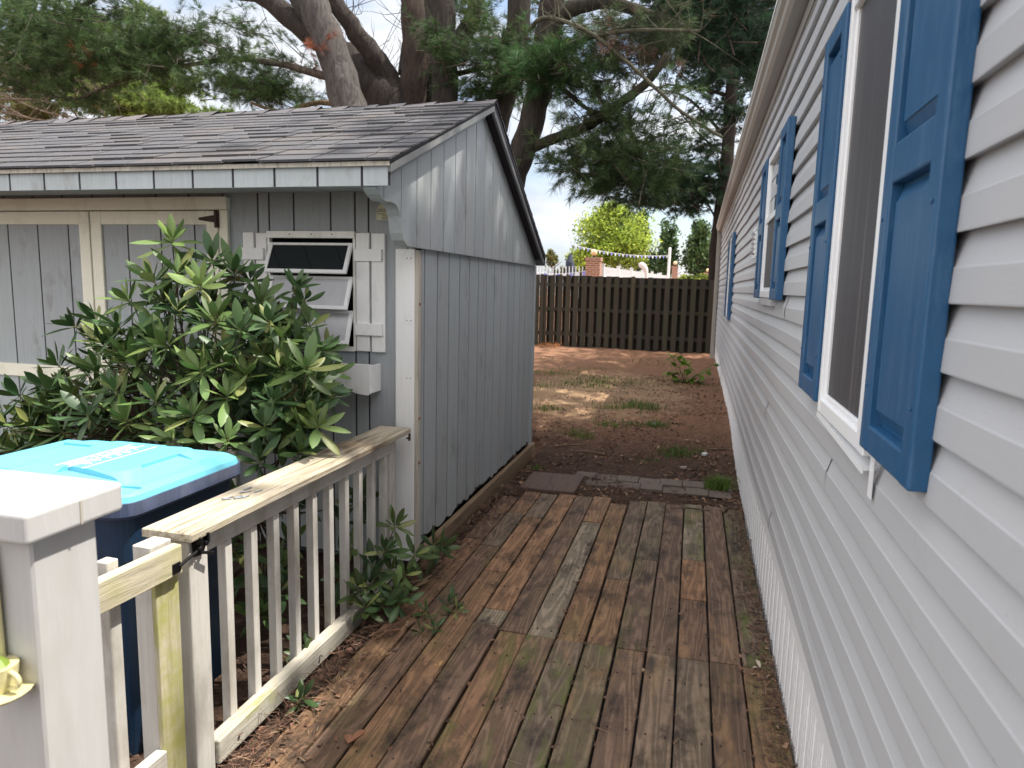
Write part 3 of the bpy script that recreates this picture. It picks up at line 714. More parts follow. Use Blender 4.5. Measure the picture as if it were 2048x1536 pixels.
    b.prism(pts, 1, y0, y0+.016); b.box(x1-.016, y0+.016, 1.06, x1, y1, 1.228); b.box(x0, y0+.016, 1.06, x0+.016, y1, 1.228); b.box(x0+.016, y0+.016, 1.06, x1-.016, y1, 1.075)
    b.build('flower_box', 'trim', H, bevel=.002)
    # maker's plate
    b = W(); cx, y = -1.814, Sy-.012
    pts = [(cx-.058, 2.095), (cx+.058, 2.095), (cx+.058, 2.143)]
    for i in range(9): a = R(8+164*i/8); pts.append((cx+.056*math.cos(a), 2.145+.052*math.sin(a)*(1+.12*math.sin(a)**8)))
    pts.append((cx-.058, 2.143)); b.prism(pts, 1, y, y+.008); N = b.build('name_plate', 'brass', H)
    b = W(); b.box(cx-.056, y-.001, 2.143, cx+.056, y-.0003, 2.1455)
    for sx in (-1, 1): b.tube([(cx+sx*.047, y, 2.134), (cx+sx*.047, y-.002, 2.134)], .003, 6)
    b.build('engraved_line', 'ink', N)
    for txt, z, sz in (('KINGSCLIFFE', 2.149, .0165), ('Fine Storage & Other Bldgs', 2.128, .0085), ('277 N. Dupont', 2.119, .0085), ('Dover, DE', 2.110, .0085), ('302 734 0960', 2.100, .0085)):
        c = bpy.data.curves.new('lettering', 'FONT'); c.body = txt; c.size = sz; c.align_x = 'CENTER'; c.extrude = .0003
        o = bpy.data.objects.new('tmp', c); COL.objects.link(o); dg = bpy.context.evaluated_depsgraph_get(); me = bpy.data.meshes.new_from_object(o.evaluated_get(dg)); bpy.data.objects.remove(o)
        me.materials.clear(); me.materials.append(M['ink']); o = bpy.data.objects.new('lettering', me); COL.objects.link(o); o.parent = N; o.rotation_euler.x = R(90); o.location = (cx-L.x, y-.0012-L.y, z-L.z)
    return H
SHED = build_shed()

# ------------------------------------------------------------------ railing, gate, post
def build_rail():
    G = empty('deck_railing', (-1.66, 1.95, -.06), 'weathered off white wooden railing with flat cap running from the gate to the shed', 'railing')
    L = G.location
    def bl(b, *a, **k): b.v = [(x-L.x, y-L.y, z-L.z) for x, y, z in b.v]; return b.build(*a, **k)
    b = MB(); b.prism([(-1.80, .832), (-1.60, .832), (-1.597, .838), (-1.597, .860), (-1.603, .866), (-1.797, .866), (-1.80, .86)], 1, 1.92, 3.82); o = bl(b, 'cap_rail', 'cap', G, bevel=.004)
    o.location = (0, 0, 0)
    b = MB(); b.box(-1.69, 1.975, .742, -1.655, 3.73, .831); bl(b, 'top_rail', 'railh', G, bevel=.003)
    b = MB(); b.box(-1.665, 2.03, -.065, -1.605, 3.55, .03); bl(b, 'bottom_rail', 'mosslong', G, bevel=.004)
    b = MB(); b.box(-1.71, 1.935, -.12, -1.622, 2.03, .831); bl(b, 'post', 'raildark', G, bevel=.003)
    b = MB(); b.box(-1.70, 3.66, -.12, -1.66, 3.74, .741); bl(b, 'post', 'raildark', G, bevel=.003)
    for i in range(10):
        y = 2.17+i*.156+rnd.uniform(-.003, .003); b = MB(); b.box(-1.692, y, .0, -1.654, y+.04, .7415 if i < 20 else .7); bl(b, 'baluster', 'raildark', G, bevel=.002)
    b = MB(); b.box(-1.605, 3.80, .79, -1.597, 3.815, .832); b.box(-1.62, 3.80, .80, -1.6, 3.825, .806); bl(b, 'bracket', 'rust', G)
    b = MB()
    rr = random.Random(3)
    # gate hung toward the camera
    Gt = empty('gate', (-1.655, 1.9, -.06), 'low mossy wooden gate with yellow green stile latched to the railing post', 'gate', rz=R(-2.5))
    Lg = Gt.location
    def blg(b, *a, **k): b.v = [(x-Lg.x, y-Lg.y, z-Lg.z) for x, y, z in b.v]; return b.build(*a, **k)
    b = MB(); b.box(-1.64, .95, .745, -1.602, 1.885, .845); blg(b, 'gate_rail', 'gatewood', Gt, bevel=.004)
    b = MB(); b.box(-1.66, .95, .06, -1.62, 1.80, .15); blg(b, 'gate_rail', 'railh', Gt, bevel=.004)
    b = MB(); b.box(-1.725, 1.80, -.03, -1.652, 1.892, .855); blg(b, 'gate_stile', 'raildark', Gt, bevel=.003)
    b = MB(); b.box(-1.651, 1.795, -.03, -1.632, 1.896, .76); blg(b, 'gate_stile', 'mossstile', Gt, bevel=.003)
    for i in range(5):
        y = 1.63-.155*i; b = MB(); b.box(-1.69, y, .0, -1.645, y+.042, .87 if i == 0 else .86); blg(b, 'baluster', 'raildark', Gt, bevel=.003)
    # gravity latch
    b = MB(); x = -1.62
    b.prism([(1.945, .825), (2.015, .83), (2.02, .80), (2.005, .775), (1.985, .765), (1.95, .77)], 0, x+.001, x+.005)
    b.box(x, 1.955, .815, x+.035, 1.965, .84); b.box(x, 1.995, .81, x+.03, 2.005, .845)
    b.tube([(x+.012, 1.99, .80), (x+.016, 1.95, .792), (x+.02, 1.86, .775)], .006, 8)
    b.tube([(x+.02, 1.965, .785), (x+.03, 2.02, .765)], .006, 8)
    b.box(x+.002, 1.835, .755, x+.02, 1.87, .79)
    b.tube([(x+.03, 1.99, .81), (x+.003, 1.99, .81)], .009, 10)
    bl(b, 'gate_latch', 'black', G, bevel=.001)
    return G
build_rail()
# loose screws on the cap
for i in range(9):
    b = MB(); x, y = -1.70+rnd.uniform(-.04, .03), 2.34+rnd.uniform(-.08, .08); a = rnd.uniform(-.6, .6)+.9; l = .03+rnd.random()*.02
    d = Vector((math.cos(a), math.sin(a), 0)); p = Vector((0, 0, 0)); b.tube([p-d*.002, p-d*.0005, p, p+d*l*.8, p+d*l], [.006, .006, .003, .003, .0006], 8)
    o = b.build('screw', 'steel'); o.location = (x, y, .8695); tag(o, 'loose galvanised screw in the small pile on the railing cap', 'screw', 'loose screws on the railing cap')

def build_post():
    P = empty('boxed_post', (-1.08, .9, -.06), 'blurred white boxed post with thick flat cap in the lower left foreground', 'post')
    L = P.location
    def bl(b, *a, **k): b.v = [(x-L.x, y-L.y, z-L.z) for x, y, z in b.v]; return b.build(*a, **k)
    b = MB(); b.box(-1.45, .84, -.06, -1.0, .967, 1.302); bl(b, 'post_shaft', 'postw', P, bevel=.004)
    b = MB(); b.prism([(-1.5, .815), (-.978, .815), (-.978, 1.0), (-.985, 1.012), (-1.5, 1.012)], 2, 1.3025, 1.353); bl(b, 'post_cap', 'postw', P, bevel=.007, bseg=3)
    b = MB(); b.box(-.9775, .914, 1.306, -.9765, .918, 1.347); bl(b, 'crack', 'baretan', P)
    T = empty('thermometer_plaque', (-1.052, .838, 1.06), 'cream ceramic thermometer plaque with red dots and a tiny cup hung on the boxed post', 'thermometer')
    L2 = T.location
    b = MB(); b.prism([(-.06+x*1.0, z) for x, z in ((0, .0), (.045, .0), (.052, .02), (.05, .17), (.047, .225), (.03, .235), (0, .235))], 1, -.014, -.002); b.build('plaque', 'ceramic', T, bevel=.004)
    b = MB(); b.tube([(.0, -.028, -.005), (.0, -.028, .02), (.0, -.028, .038)], [.022, .028, .03], 16); b.tube([(.0, -.03, -.014), (.0, -.03, -.005)], [.04, .05], 18)
    o = b.build('cup', 'ceramic', T, smooth=False); b = MB(); pts = [(.028+.018*math.cos(a), -.03, .017+.014*math.sin(a)) for a in [R(-100+20*i) for i in range(11)]]; b.tube(pts, .004, 6); b.build('handle', 'ceramic', o, smooth=True)
    b = MB(); b.tube([(-.002, -.03, .036), (-.002, -.028, .048)], [.026, .012], 10); b.t = (.1, .25, .05); b.c = [(.25, .4, .1)]*len(b.f); b.build('leaf_garnish', 'ceramic', T)
    b = MB()
    for z in (.135, .09): b.tube([(-.018, -.0145, z), (-.018, -.017, z)], .006, 10)
    b.c = [(1.0, .15, .2)]*len(b.f); b.build('red_dot', 'ceramic', T)
build_post()

# ------------------------------------------------------------------ wheeled bin
def build_bin():
    B = empty('wheeled_bin', (-2.35, 2.27, -.12), 'navy wheeled bin with bright sky blue lid behind the gate', 'bin')
    L = B.location
    def bl(b, *a, **k): b.v = [(x-L.x, y-L.y, z-L.z) for x, y, z in b.v]; return b.build(*a, **k)
    def rrect(x0, x1, y0, y1, r, z, n=5):
        P = []
        for cx, cy, a0 in ((x1-r, y0+r, -90), (x1-r, y1-r, 0), (x0+r, y1-r, 90), (x0+r, y0+r, 180)):
            for i in range(n+1): a = R(a0+90*i/n); P.append((cx+r*math.cos(a), cy+r*math.sin(a), z))
        return P
    def loft(b, rings, cap=True):
        n = len(b.v); k = len(rings[0])
        for r_ in rings: b.v += r_
        for i in range(len(rings)-1):
            for j in range(k): q = (j+1) % k; b.face((n+i*k+j, n+i*k+q, n+(i+1)*k+q, n+(i+1)*k+j))
        if cap: b.face(tuple(n+(len(rings)-1)*k+j for j in range(k)))
    x0, x1, y0, y1 = -2.80, -1.865, 1.92, 2.62
    b = MB(); loft(b, [rrect(x0+.16, x1-.12, y0+.10, y1-.10, .05, -.11), rrect(x0+.10, x1-.05, y0+.06, y1-.06, .06, .45), rrect(x0+.06, x1-.03, y0+.03, y1-.03, .07, .895)]); 
    # side rib panels
    b.box(x1-.075, y0+.15, .0, x1-.055, y1-.15, .5)
    bl(b, 'bin_body', 'binb', B, smooth=False)
    b = MB(); loft(b, [rrect(x0+.02, x1-.015, y0+.012, y1-.012, .08, .870), rrect(x0, x1, y0, y1, .085, .885), rrect(x0, x1, y0, y1, .085, .932), rrect(x0+.03, x1-.03, y0+.03, y1-.03, .07, .934)]); bl(b, 'rim', 'binrim', B)
    # lid: low skirt then domed deck with sunken grips
    b = MB()
    loft(b, [rrect(x0+.10, x1-.006, y0+.008, y1-.008, .08, .930), rrect(x0+.10, x1-.012, y0+.012, y1-.012, .08, .952), rrect(x0+.10, x1-.035, y0+.035, y1-.035, .07, .968), rrect(x0+.12, x1-.055, y0+.055, y1-.055, .06, .970)])
    A = rrect(x0+.24, x1-.10, y0+.10, y1-.10, .05, .969); T = rrect(x0+.36, x1-.145, y0+.145, y1-.145, .05, 1.006)
    loft(b, [rrect(x0+.20, x1-.058, y0+.058, y1-.058, .06, .9695), A, T])
    # grip recess edges
    n_ = len(b.v)-24*7; b.face(tuple(n_+23-j for j in range(24)))
    lid = bl(b, 'lid', 'binl', B)
    def cut(pts, h=.05):
        k = MB(); n = len(pts); k.v = [(p[0]-L.x, p[1]-L.y, p[2]-L.z) for p in pts]+[(p[0]-L.x, p[1]-L.y, p[2]-L.z+h) for p in pts]
        k.face(tuple(range(n-1, -1, -1))); k.face(tuple(range(n, 2*n)))
        for i in range(n): j = (i+1) % n; k.face((i, j, n+j, n+i))
        co = k.build('cutter', 'binl', B); m_ = lid.modifiers.new('b', 'BOOLEAN'); m_.operation = 'DIFFERENCE'; m_.object = co; m_.solver = 'EXACT'; return co
    ym = (y0+y1)/2; cs = []
    cs.append(cut([(x1-.155, ym-.10, .994), (x1-.075, ym-.16, .962), (x1-.075, ym+.16, .962), (x1-.155, ym+.10, .994)]))
    cs.append(cut([(x1-.42, y0+.125, .985), (x1-.16, y0+.085, .975), (x1-.14, y0+.125, .978), (x1-.40, y0+.16, .988)]))
    cs.append(cut([(x1-.30, y1-.16, .988), (x1-.14, y1-.125, .978), (x1-.16, y1-.085, .972), (x1-.30, y1-.10, .985)]))
    cs.append(cut([(x1-.12, y0+.03, .958), (x1-.03, y0+.03, .958), (x1-.03, y0+.12, .958), (x1-.12, y0+.10, .965)], .03))
    bpy.context.view_layer.update(); dg = bpy.context.evaluated_depsgraph_get(); me = bpy.data.meshes.new_from_object(lid.evaluated_get(dg)); lid.modifiers.clear(); lid.data = me
    for c in cs: bpy.data.objects.remove(c)
    mo = lid.modifiers.new('bevel', 'BEVEL'); mo.width = .005; mo.segments = 2; mo.limit_method = 'ANGLE'; mo.angle_limit = R(25)
    b = MB()
    b.box(x0-.02, y0+.02, .925, x0+.20, y1-.02, .955); b.box(x0+.02, y0+.06, .955, x0+.16, y1-.06, .968)
    for y in (y0+.14, y1-.14): b.box(x0+.1, y-.02, .955, x0+.34, y+.02, .985)
    bl(b, 'lid_hinge', 'binl', B, bevel=.008, bseg=2)
    b = MB(); b.tube([(x0-.06, y0+.08, .93), (x0-.06, y1-.08, .93)], .018, 12); b.tube([(x0-.06, y1-.08, .93), (x0+.02, y1-.08, .90)], .018, 12); b.tube([(x0-.06, y0+.08, .93), (x0+.02, y0+.08, .90)], .018, 12); bl(b, 'handle', 'black', B, smooth=True)
    # white moulded lettering on the lid
    c = bpy.data.curves.new('lettering', 'FONT'); c.body = 'RECYCLING\n0 9 1 3 8 7'; c.size = .062; c.align_x = 'CENTER'; c.space_line = .8; c.extrude = .0006
    o = bpy.data.objects.new('tmp', c); COL.objects.link(o); dg = bpy.context.evaluated_depsgraph_get(); me = bpy.data.meshes.new_from_object(o.evaluated_get(dg)); bpy.data.objects.remove(o)
    me.materials.clear(); me.materials.append(M['white']); o = bpy.data.objects.new('lettering', me); COL.objects.link(o); o.parent = B
    o.rotation_euler.z = R(90); o.location = (-2.26-L.x, 2.25-L.y, 1.0072-L.z)
    b = MB()
    for x in (-2.31, -2.25, -2.185): b.box(x, 2.06, 1.0065, x+.004, 2.44, 1.0078)
    bl(b, 'moulded_line', 'white', B)
    for y in (y0+.05, y1-.11):
        b = MB(); b.tube([(x0+.10, y, -.0), (x0+.10, y+.06, -.0)], .12, 20); bl(b, 'wheel', 'black', B)
build_bin()

# ------------------------------------------------------------------ foliage helpers
def leafy(b, p, d, up, L, Wd, c, curl=.25, fold=.18):
    d = d.normalized(); s = d.cross(up); s = s.normalized() if s.length > 1e-3 else Vector((1, 0, 0)); nrm = s.cross(d).normalized()
    K = 5; n = len(b.v)
    prof = [.12, .66, .96, 1.0, .74, .10]
    for i in range(K+1):
        t = i/K; c0 = p+d*(L*t)-nrm*(curl*L*t*t); hw = Wd*.5*prof[i]; e = nrm*(fold*hw)
        b.v += [tuple(c0-s*hw+e), tuple(c0), tuple(c0+s*hw+e)]
    for i in range(K):
        a = n+3*i; c2 = tuple(x*1.12 for x in c)
        b.face((a, a+1, a+4, a+3), c); b.face((a+1, a+2, a+5, a+4), c2)
def whorl(b, st, p, axis, nl, L, spread=1.0, dark=1.0):
    axis = axis.normalized(); u = axis.cross(Vector((.3, .2, 1))); u = u.normalized() if u.length > .1 else axis.cross(Vector((1, 0, 0))).normalized(); v = axis.cross(u); a0 = rnd.random()*6.28
    base = rnd.choice([(.055, .105, .032), (.085, .14, .04), (.04, .08, .028), (.12, .18, .05)])
    for i in range(nl):
        ring = i/nl; a = a0+i*2.4; el = R(rnd.uniform(50, 74)) if ring < .35 else R(rnd.uniform(15, 50)) if ring < .75 else R(rnd.uniform(-30, 8))
        d = (u*math.cos(a)+v*math.sin(a))*math.cos(el)*spread+axis*math.sin(el)
        l = L*rnd.uniform(.6, 1.12)*(.8 if ring < .3 else 1)
        c = jit(tuple(q*dark for q in base), .28)
        if rnd.random() < .08: c = (.17, .19, .06)
        q = p-axis*(.03*ring+.0)+d*.012
        leafy(b, q, d, axis if abs(d.dot(axis)) < .97 else u, l, l*rnd.uniform(.27, .34), c, curl=rnd.uniform(.05, .35)*(1 if ring > .3 else .5), fold=-rnd.uniform(.1, .55))
        b2 = st
        b2.tube([p-axis*(.03*ring), q+d*.004], .0018, 4, (.22, .24, .09), cap=False)
def stem(st, a, b_, r0, r1, c=(.10, .065, .045), bend=.08, n=6):
    a = Vector(a); b_ = Vector(b_); pts = []
    o = Vector((rnd.uniform(-1, 1), rnd.uniform(-1, 1), rnd.uniform(-.6, .2)))*bend*(b_-a).length
    for i in range(n+1): t = i/n; pts.append(a.lerp(b_, t)+o*math.sin(math.pi*t)+Vector((rnd.uniform(-1, 1), rnd.uniform(-1, 1), rnd.uniform(-1, 1)))*.006)
    st.tube(pts, [r0+(r1-r0)*i/n for i in range(n+1)], 6, c, cap=False)

def build_bush():
    base = Vector((-2.62, 3.25, -.12))
    Bsh = empty('rhododendron_bush', base, 'large rhododendron bush with whorls of leathery leaves before the shed doors and window', 'bush')
    lf = MB(); st = MB()
    T = [(345, 480, 3.15, 12, .15, .1), (355, 545, 3.1, 9, .14, .1), (640, 700, 3.3, 9, .11, .6), (665, 790, 3.3, 8, .11, .8), (620, 650, 3.35, 7, .11, .4), (425, 520, 3.2, 9, .14, .3), (468, 545, 3.25, 10, .14, .2), (400, 570, 3.0, 10, .14, 0), (305, 560, 3.05, 10, .14, -.4), (255, 600, 3.05, 9, .14, -.5),
         (355, 620, 3.0, 10, .14, 0), (190, 640, 3.1, 9, .13, -.6), (235, 650, 3.0, 9, .14, -.5), (148, 650, 3.15, 9, .13, -.6), (520, 600, 3.3, 9, .13, .5), (545, 640, 3.3, 8, .12, .6), (590, 575, 3.45, 9, .10, .2),
         (610, 600, 3.45, 8, .10, .5), (585, 650, 3.4, 8, .11, .3), (430, 640, 2.95, 12, .14, 0), (480, 660, 3.0, 10, .13, .3), (330, 690, 2.95, 10, .14, -.2), (270, 720, 3.0, 10, .13, -.4), (195, 740, 3.0, 10, .13, -.4),
         (115, 730, 3.1, 9, .13, -.5), (85, 770, 3.05, 9, .13, -.7), (35, 790, 3.0, 9, .13, -.7), (12, 850, 2.9, 9, .12, -.8), (60, 850, 2.95, 9, .12, -.6), (525, 710, 3.15, 10, .12, .3), (575, 740, 3.2, 9, .12, .4),
         (630, 730, 3.4, 9, .10, .5), (660, 745, 3.45, 8, .10, .6), (655, 700, 3.5, 8, .09, .5), (590, 800, 3.1, 12, .12, .4), (640, 790, 3.25, 10, .11, .6), (600, 850, 3.05, 10, .12, .4), (530, 850, 2.9, 11, .12, .2), (545, 800, 2.95, 9, .12, .2),
         (520, 920, 2.85, 9, .12, .2), (600, 900, 3.0, 9, .12, .5), (455, 790, 2.9, 9, .13, .1), (385, 830, 2.85, 10, .14, 0), (310, 800, 2.85, 10, .14, -.1), (250, 840, 2.85, 10, .13, -.2), (175, 830, 2.85, 10, .13, -.4), (120, 860, 2.85, 9, .12, -.4),
         (345, 880, 2.8, 6, .10, 0), (455, 880, 2.8, 9, .13, .2), (490, 750, 3.0, 9, .13, .2), (400, 740, 2.9, 10, .13, 0), (150, 790, 2.95, 9, .13, -.4), (230, 780, 2.9, 9, .13, -.3), (560, 690, 3.3, 8, .11, .3), (500, 560, 3.35, 8, .13, .6)]
    hubs = [base+Vector(v) for v in ((-.25, -.05, .55), (.1, -.1, .75), (.35, .0, .55), (-.6, -.05, .5), (0, .05, 1.05), (-.35, 0, .95), (.45, .1, .9))]
    for h in hubs: stem(st, base+Vector((rnd.uniform(-.1, .1), rnd.uniform(-.08, .08), 0)), h, .016, .008, bend=.12)
    allp = []
    for (px, py, Y, nl, l, lean) in T: allp.append((at(px, py, Y), nl, l, lean))
    # inner mass: whorls behind the visible tips
    for i in range(150):
        px = rnd.uniform(20, 640); lim = 560+abs(px-360)**1.25*.22 if px < 360 else 560+(px-360)*.42
        py = rnd.uniform(lim, 900+max(0, (px-450))*.25)
        allp.append((at(px, py, rnd.uniform(3.0, 3.66)), rnd.randint(8, 11), rnd.uniform(.12, .155), (px-340)/500))
    for i in range(34):
        p = Vector((rnd.uniform(-2.75, -1.86), rnd.uniform(2.72, 3.75), rnd.uniform(-.02, .55))); allp.append((p, rnd.randint(6, 9), rnd.uniform(.11, .14), rnd.uniform(-.3, .5)))
    for p, nl, l, lean in allp:
        h = min(hubs, key=lambda q: (q-p).length+max(0, q.z-p.z)*2)
        ax = Vector((lean+rnd.uniform(-.25, .25), -.35+rnd.uniform(-.3, .2), rnd.uniform(.7, 1.1)))
        stem(st, h, p-ax.normalized()*.05, .006, .003); st.tube([p-ax.normalized()*.07, p], [.004, .003], 5, (.17, .19, .07), cap=False)
        whorl(lf, st, p, ax, nl+3, max(.145, l*1.18))
    # spent flower trusses
    for (px, py, Y) in ((585, 790, 3.02), (440, 650, 2.92), (520, 720, 3.1), (640, 760, 3.3), (470, 560, 3.2), (250, 740, 2.93)):
        p = at(px, py, Y)
        for i in range(26):
            d = Vector((rnd.uniform(-1, 1), rnd.uniform(-1, .4), rnd.uniform(-.4, 1))).normalized()
            st.tube([p+d*.01, p+d*.035+Vector((0, 0, .006)), p+d*rnd.uniform(.05, .07)], [.0016, .0014, .0018], 4, rnd.choice([(.16, .17, .05), (.10, .04, .03), (.2, .16, .08)]), cap=False)
    lf.v = [tuple(Vector(v)-base) for v in lf.v]; st.v = [tuple(Vector(v)-base) for v in st.v]
    lf.build('foliage', 'leaf', Bsh, smooth=True); st.build('stems', 'bark', Bsh, smooth=True)
build_bush()
def sprig(label, base, tips, L=.1):
    base = Vector(base); B = empty('rhododendron_sprig', base, label, 'shrub'); lf = MB(); st = MB()
    for (px, py, Y, nl, lean) in tips:
        p = at(px, py, Y); ax = Vector((lean, -.3, .8)); mid = base.lerp(p, .5)+Vector((0, 0, .03))
        stem(st, base, p-ax.normalized()*.02, .006, .003, (.12, .1, .05)); whorl(lf, st, p, ax, nl, L, dark=.62)
    lf.v = [tuple(Vector(v)-base) for v in lf.v]; st.v = [tuple(Vector(v)-base) for v in st.v]
    lf.build('foliage', 'leaf', B, smooth=True); st.build('stems', 'bark', B, smooth=True)
sprig('bushy rhododendron shoots pushing through the railing end beside the white shed corner', (-1.68, 3.45, -.1),
      [(790, 1050, 3.5, 11, .4), (770, 1100, 3.35, 12, .3), (830, 1110, 3.5, 11, .7), (720, 1180, 3.15, 12, -.1), (740, 1165, 3.2, 9, .2), (790, 1180, 3.25, 11, .5), (810, 1150, 3.35, 9, .7), (700, 1090, 3.3, 7, -.2), (765, 1210, 3.15, 10, .3), (710, 1010, 3.6, 7, .3), (870, 1090, 3.75, 11, 1.2), (885, 1100, 3.72, 9, 1.5), (690, 1040, 3.5, 6, .1), (745, 1130, 3.3, 10, 0), (800, 1205, 3.2, 9, .4), (730, 1215, 3.1, 9, 0), (780, 1140, 3.4, 10, .2)], .13)
sprig('small rhododendron seedling sprawling on the rotten deck boards right of the railing', (-1.28, 3.15, -.02),
      [(850, 1225, 3.2, 8, -.4), (870, 1255, 3.1, 9, .1), (915, 1220, 3.3, 7, .8), (895, 1210, 3.35, 6, .3), (840, 1265, 3.05, 6, -.7), (905, 1200, 3.4, 5, .4)], .075)
sprig('tiny rhododendron shoot under the bottom rail at the deck edge', (-1.50, 2.33, -.06), [(605, 1395, 2.36, 9, .3), (595, 1405, 2.33, 6, .1)], .085)
sprig('low rhododendron shoot poking between the balusters above the bottom rail', (-1.75, 2.75, -.1), [(610, 1290, 2.75, 8, .4), (600, 1310, 2.7, 5, .1), (560, 1300, 2.75, 6, -.2)], .085)

# ------------------------------------------------------------------ needle and leaf clouds (numpy)
def np_mesh(name, verts, nper, cols, mat, parent=None):
    n = len(verts)//nper; me = bpy.data.meshes.new(name)
    me.vertices.add(len(verts)); me.vertices.foreach_set('co', verts.astype(np.float32).ravel())
    me.loops.add(len(verts)); me.loops.foreach_set('vertex_index', np.arange(len(verts), dtype=np.int32))
    me.polygons.add(n); me.polygons.foreach_set('loop_start', np.arange(0, len(verts), nper, dtype=np.int32))
    try: me.polygons.foreach_set('loop_total', np.full(n, nper, dtype=np.int32))
    except Exception: pass
    me.materials.append(M[mat]); a = me.color_attributes.new('tint', 'FLOAT_COLOR', 'CORNER')
    c = np.ones((n, 4), np.float32); c[:, :3] = cols; a.data.foreach_set('color', np.repeat(c, nper, axis=0).ravel())
    me.update(calc_edges=True); o = bpy.data.objects.new(name, me); COL.objects.link(o)
    if parent: o.parent = parent
    return o
def unit(n):
    v = nr.normal(size=(n, 3)); return v/np.linalg.norm(v, axis=1, keepdims=True)
def needle_tris(cent, dirs, per, L, wd, col):
    n = len(cent); c = np.repeat(cent, per, 0); d = np.repeat(dirs, per, 0)+unit(n*per)*.75; d /= np.linalg.norm(d, axis=1, keepdims=True)
    l = L*nr.uniform(.6, 1.1, (n*per, 1)); s = np.cross(d, unit(n*per)); s /= np.linalg.norm(s, axis=1, keepdims=True)+1e-6
    st = c+unit(n*per)*.02; v = np.stack([st-s*wd/2, st+s*wd/2, st+d*l+np.array([0, 0, -.12])*l], 1).reshape(-1, 3)
    cc = np.repeat(np.array(col).reshape(-1, 3) if len(np.shape(col)) > 1 else np.tile(col, (n, 1)), per, 0)*nr.uniform(.6, 1.4, (n*per, 1))
    return v, cc
def pine_crown(name, root, blobs, needle=.19, wd=.0065, per=20, base=(.028, .062, .022), twig=(.11, .08, .06)):
    cs, ds, col = [], [], []; tw = MB(); o = np.array(root.location)
    for bl in blobs:
        px, py, Y, rx, ry, n = bl[:6]; tone = np.array(bl[6]) if len(bl) > 6 else np.array(base)
        c = np.array(at(px, py, Y)); m = Y/FPX*1.03
        for k in range(n):
            while True:
                q = nr.uniform(-1, 1, 3)
                if (q**2).sum() < 1: break
            p = c+q*np.array([rx*m, max(rx, ry)*m*.9, ry*m]); d = unit(1)[0]; d[2] = d[2]*.35+.1; d /= np.linalg.norm(d); ln = nr.uniform(.25, .6)
            t = nr.uniform(.55, 1.35); kk = 7
            for i in range(kk):
                f = i/(kk-1); cs.append(p+d*ln*f+nr.normal(size=3)*.03); dd = d*.9+unit(1)[0]*.5; ds.append(dd/np.linalg.norm(dd)); col.append(tone*t*(.8+.5*f))
            if k % 3 == 0: tw.tube([tuple(p-d*.4-o), tuple(p-o), tuple(p+d*ln-o)], [.010, .007, .003], 4, twig, cap=False)
    v, cc = needle_tris(np.array(cs), np.array(ds), per, needle, wd, np.array(col))
    cr = np_mesh('crown', v-o, 3, cc, 'needles', root)
    tw.build('twigs', 'bark', cr, smooth=True); return cr
def limb(b, pts, w0, w1, col, Y=None, sub=4):
    P = []
    for i, q in enumerate(pts): P.append(at(*q))
    # catmull-rom subdivision with slight wander
    Q = []; n = len(P)
    for i in range(n-1):
        p0, p1, p2, p3 = P[max(i-1, 0)], P[i], P[i+1], P[min(i+2, n-1)]
        for k in range(sub):
            t = k/sub; Q.append(.5*((2*p1)+(p2-p0)*t+(2*p0-5*p1+4*p2-p3)*t*t+(3*p1-p0-3*p2+p3)*t**3))
    Q.append(P[-1]); m = len(Q)
    Q = [q+Vector((rnd.uniform(-1, 1), rnd.uniform(-1, 1), rnd.uniform(-1, 1)))*.05*(w0*pts[0][2]/FPX) for q in Q]
    rad = [(w0+(w1-w0)*i/(m-1))*.5*pts[0][2]/FPX*1.02 for i in range(m)]
    b.tube(Q, rad, 10 if w0 > 25 else 6, col, rough=.10 if w0 > 20 else 0)
    return Q
def twigs(b, Q, n, L, r, col, lo=.1, up=.3):
    for i in range(n):
        p = Q[rnd.randint(int(len(Q)*lo), len(Q)-1)]; d = Vector((rnd.uniform(-1, 1), rnd.uniform(-.6, .6), rnd.uniform(-.6, 1)+up)).normalized(); pts = [p]; l = L*rnd.uniform(.4, 1.2)
        for k in range(4): d = (d+Vector((rnd.uniform(-1, 1), rnd.uniform(-1, 1), rnd.uniform(-.8, .8)))*.4).normalized(); pts.append(pts[-1]+d*l/4)
        b.tube(pts, [r, r*.8, r*.6, r*.4, r*.25], 4, col, cap=False)
        if rnd.random() < .7:
            q = pts[2]; d2 = (d+Vector((rnd.uniform(-1, 1), rnd.uniform(-1, 1), rnd.uniform(-1, 1)))).normalized(); b.tube([q, q+d2*l*.25, q+d2*l*.4+Vector((0, 0, .05))], [r*.5, r*.35, r*.2], 4, col, cap=False)
def tree(name, loc, label, trunks, crown=None, group='trees behind the shed', tw=None, **kw):
    base = Vector(loc); T = empty(name, base, label, 'tree', group); b = MB()
    for (pts, w0, w1, col, ntw, L) in trunks:
        Q = limb(b, pts, w0, w1, col)
        if ntw: twigs(b, Q, ntw, L, .0075, tuple(x*1.1 for x in col))
    b.v = [tuple(Vector(v)-base) for v in b.v]; b.build('trunk', 'bark', T, smooth=True)
    if crown: pine_crown('crown', T, crown, **kw)
    return T
G1, G2, G3 = (.080, .070, .065), (.036, .028, .025), (.028, .024, .019)
Y1 = 10.5
def root(px, Y): p = at(px, 560, Y); return (p.x, Y, -.1)
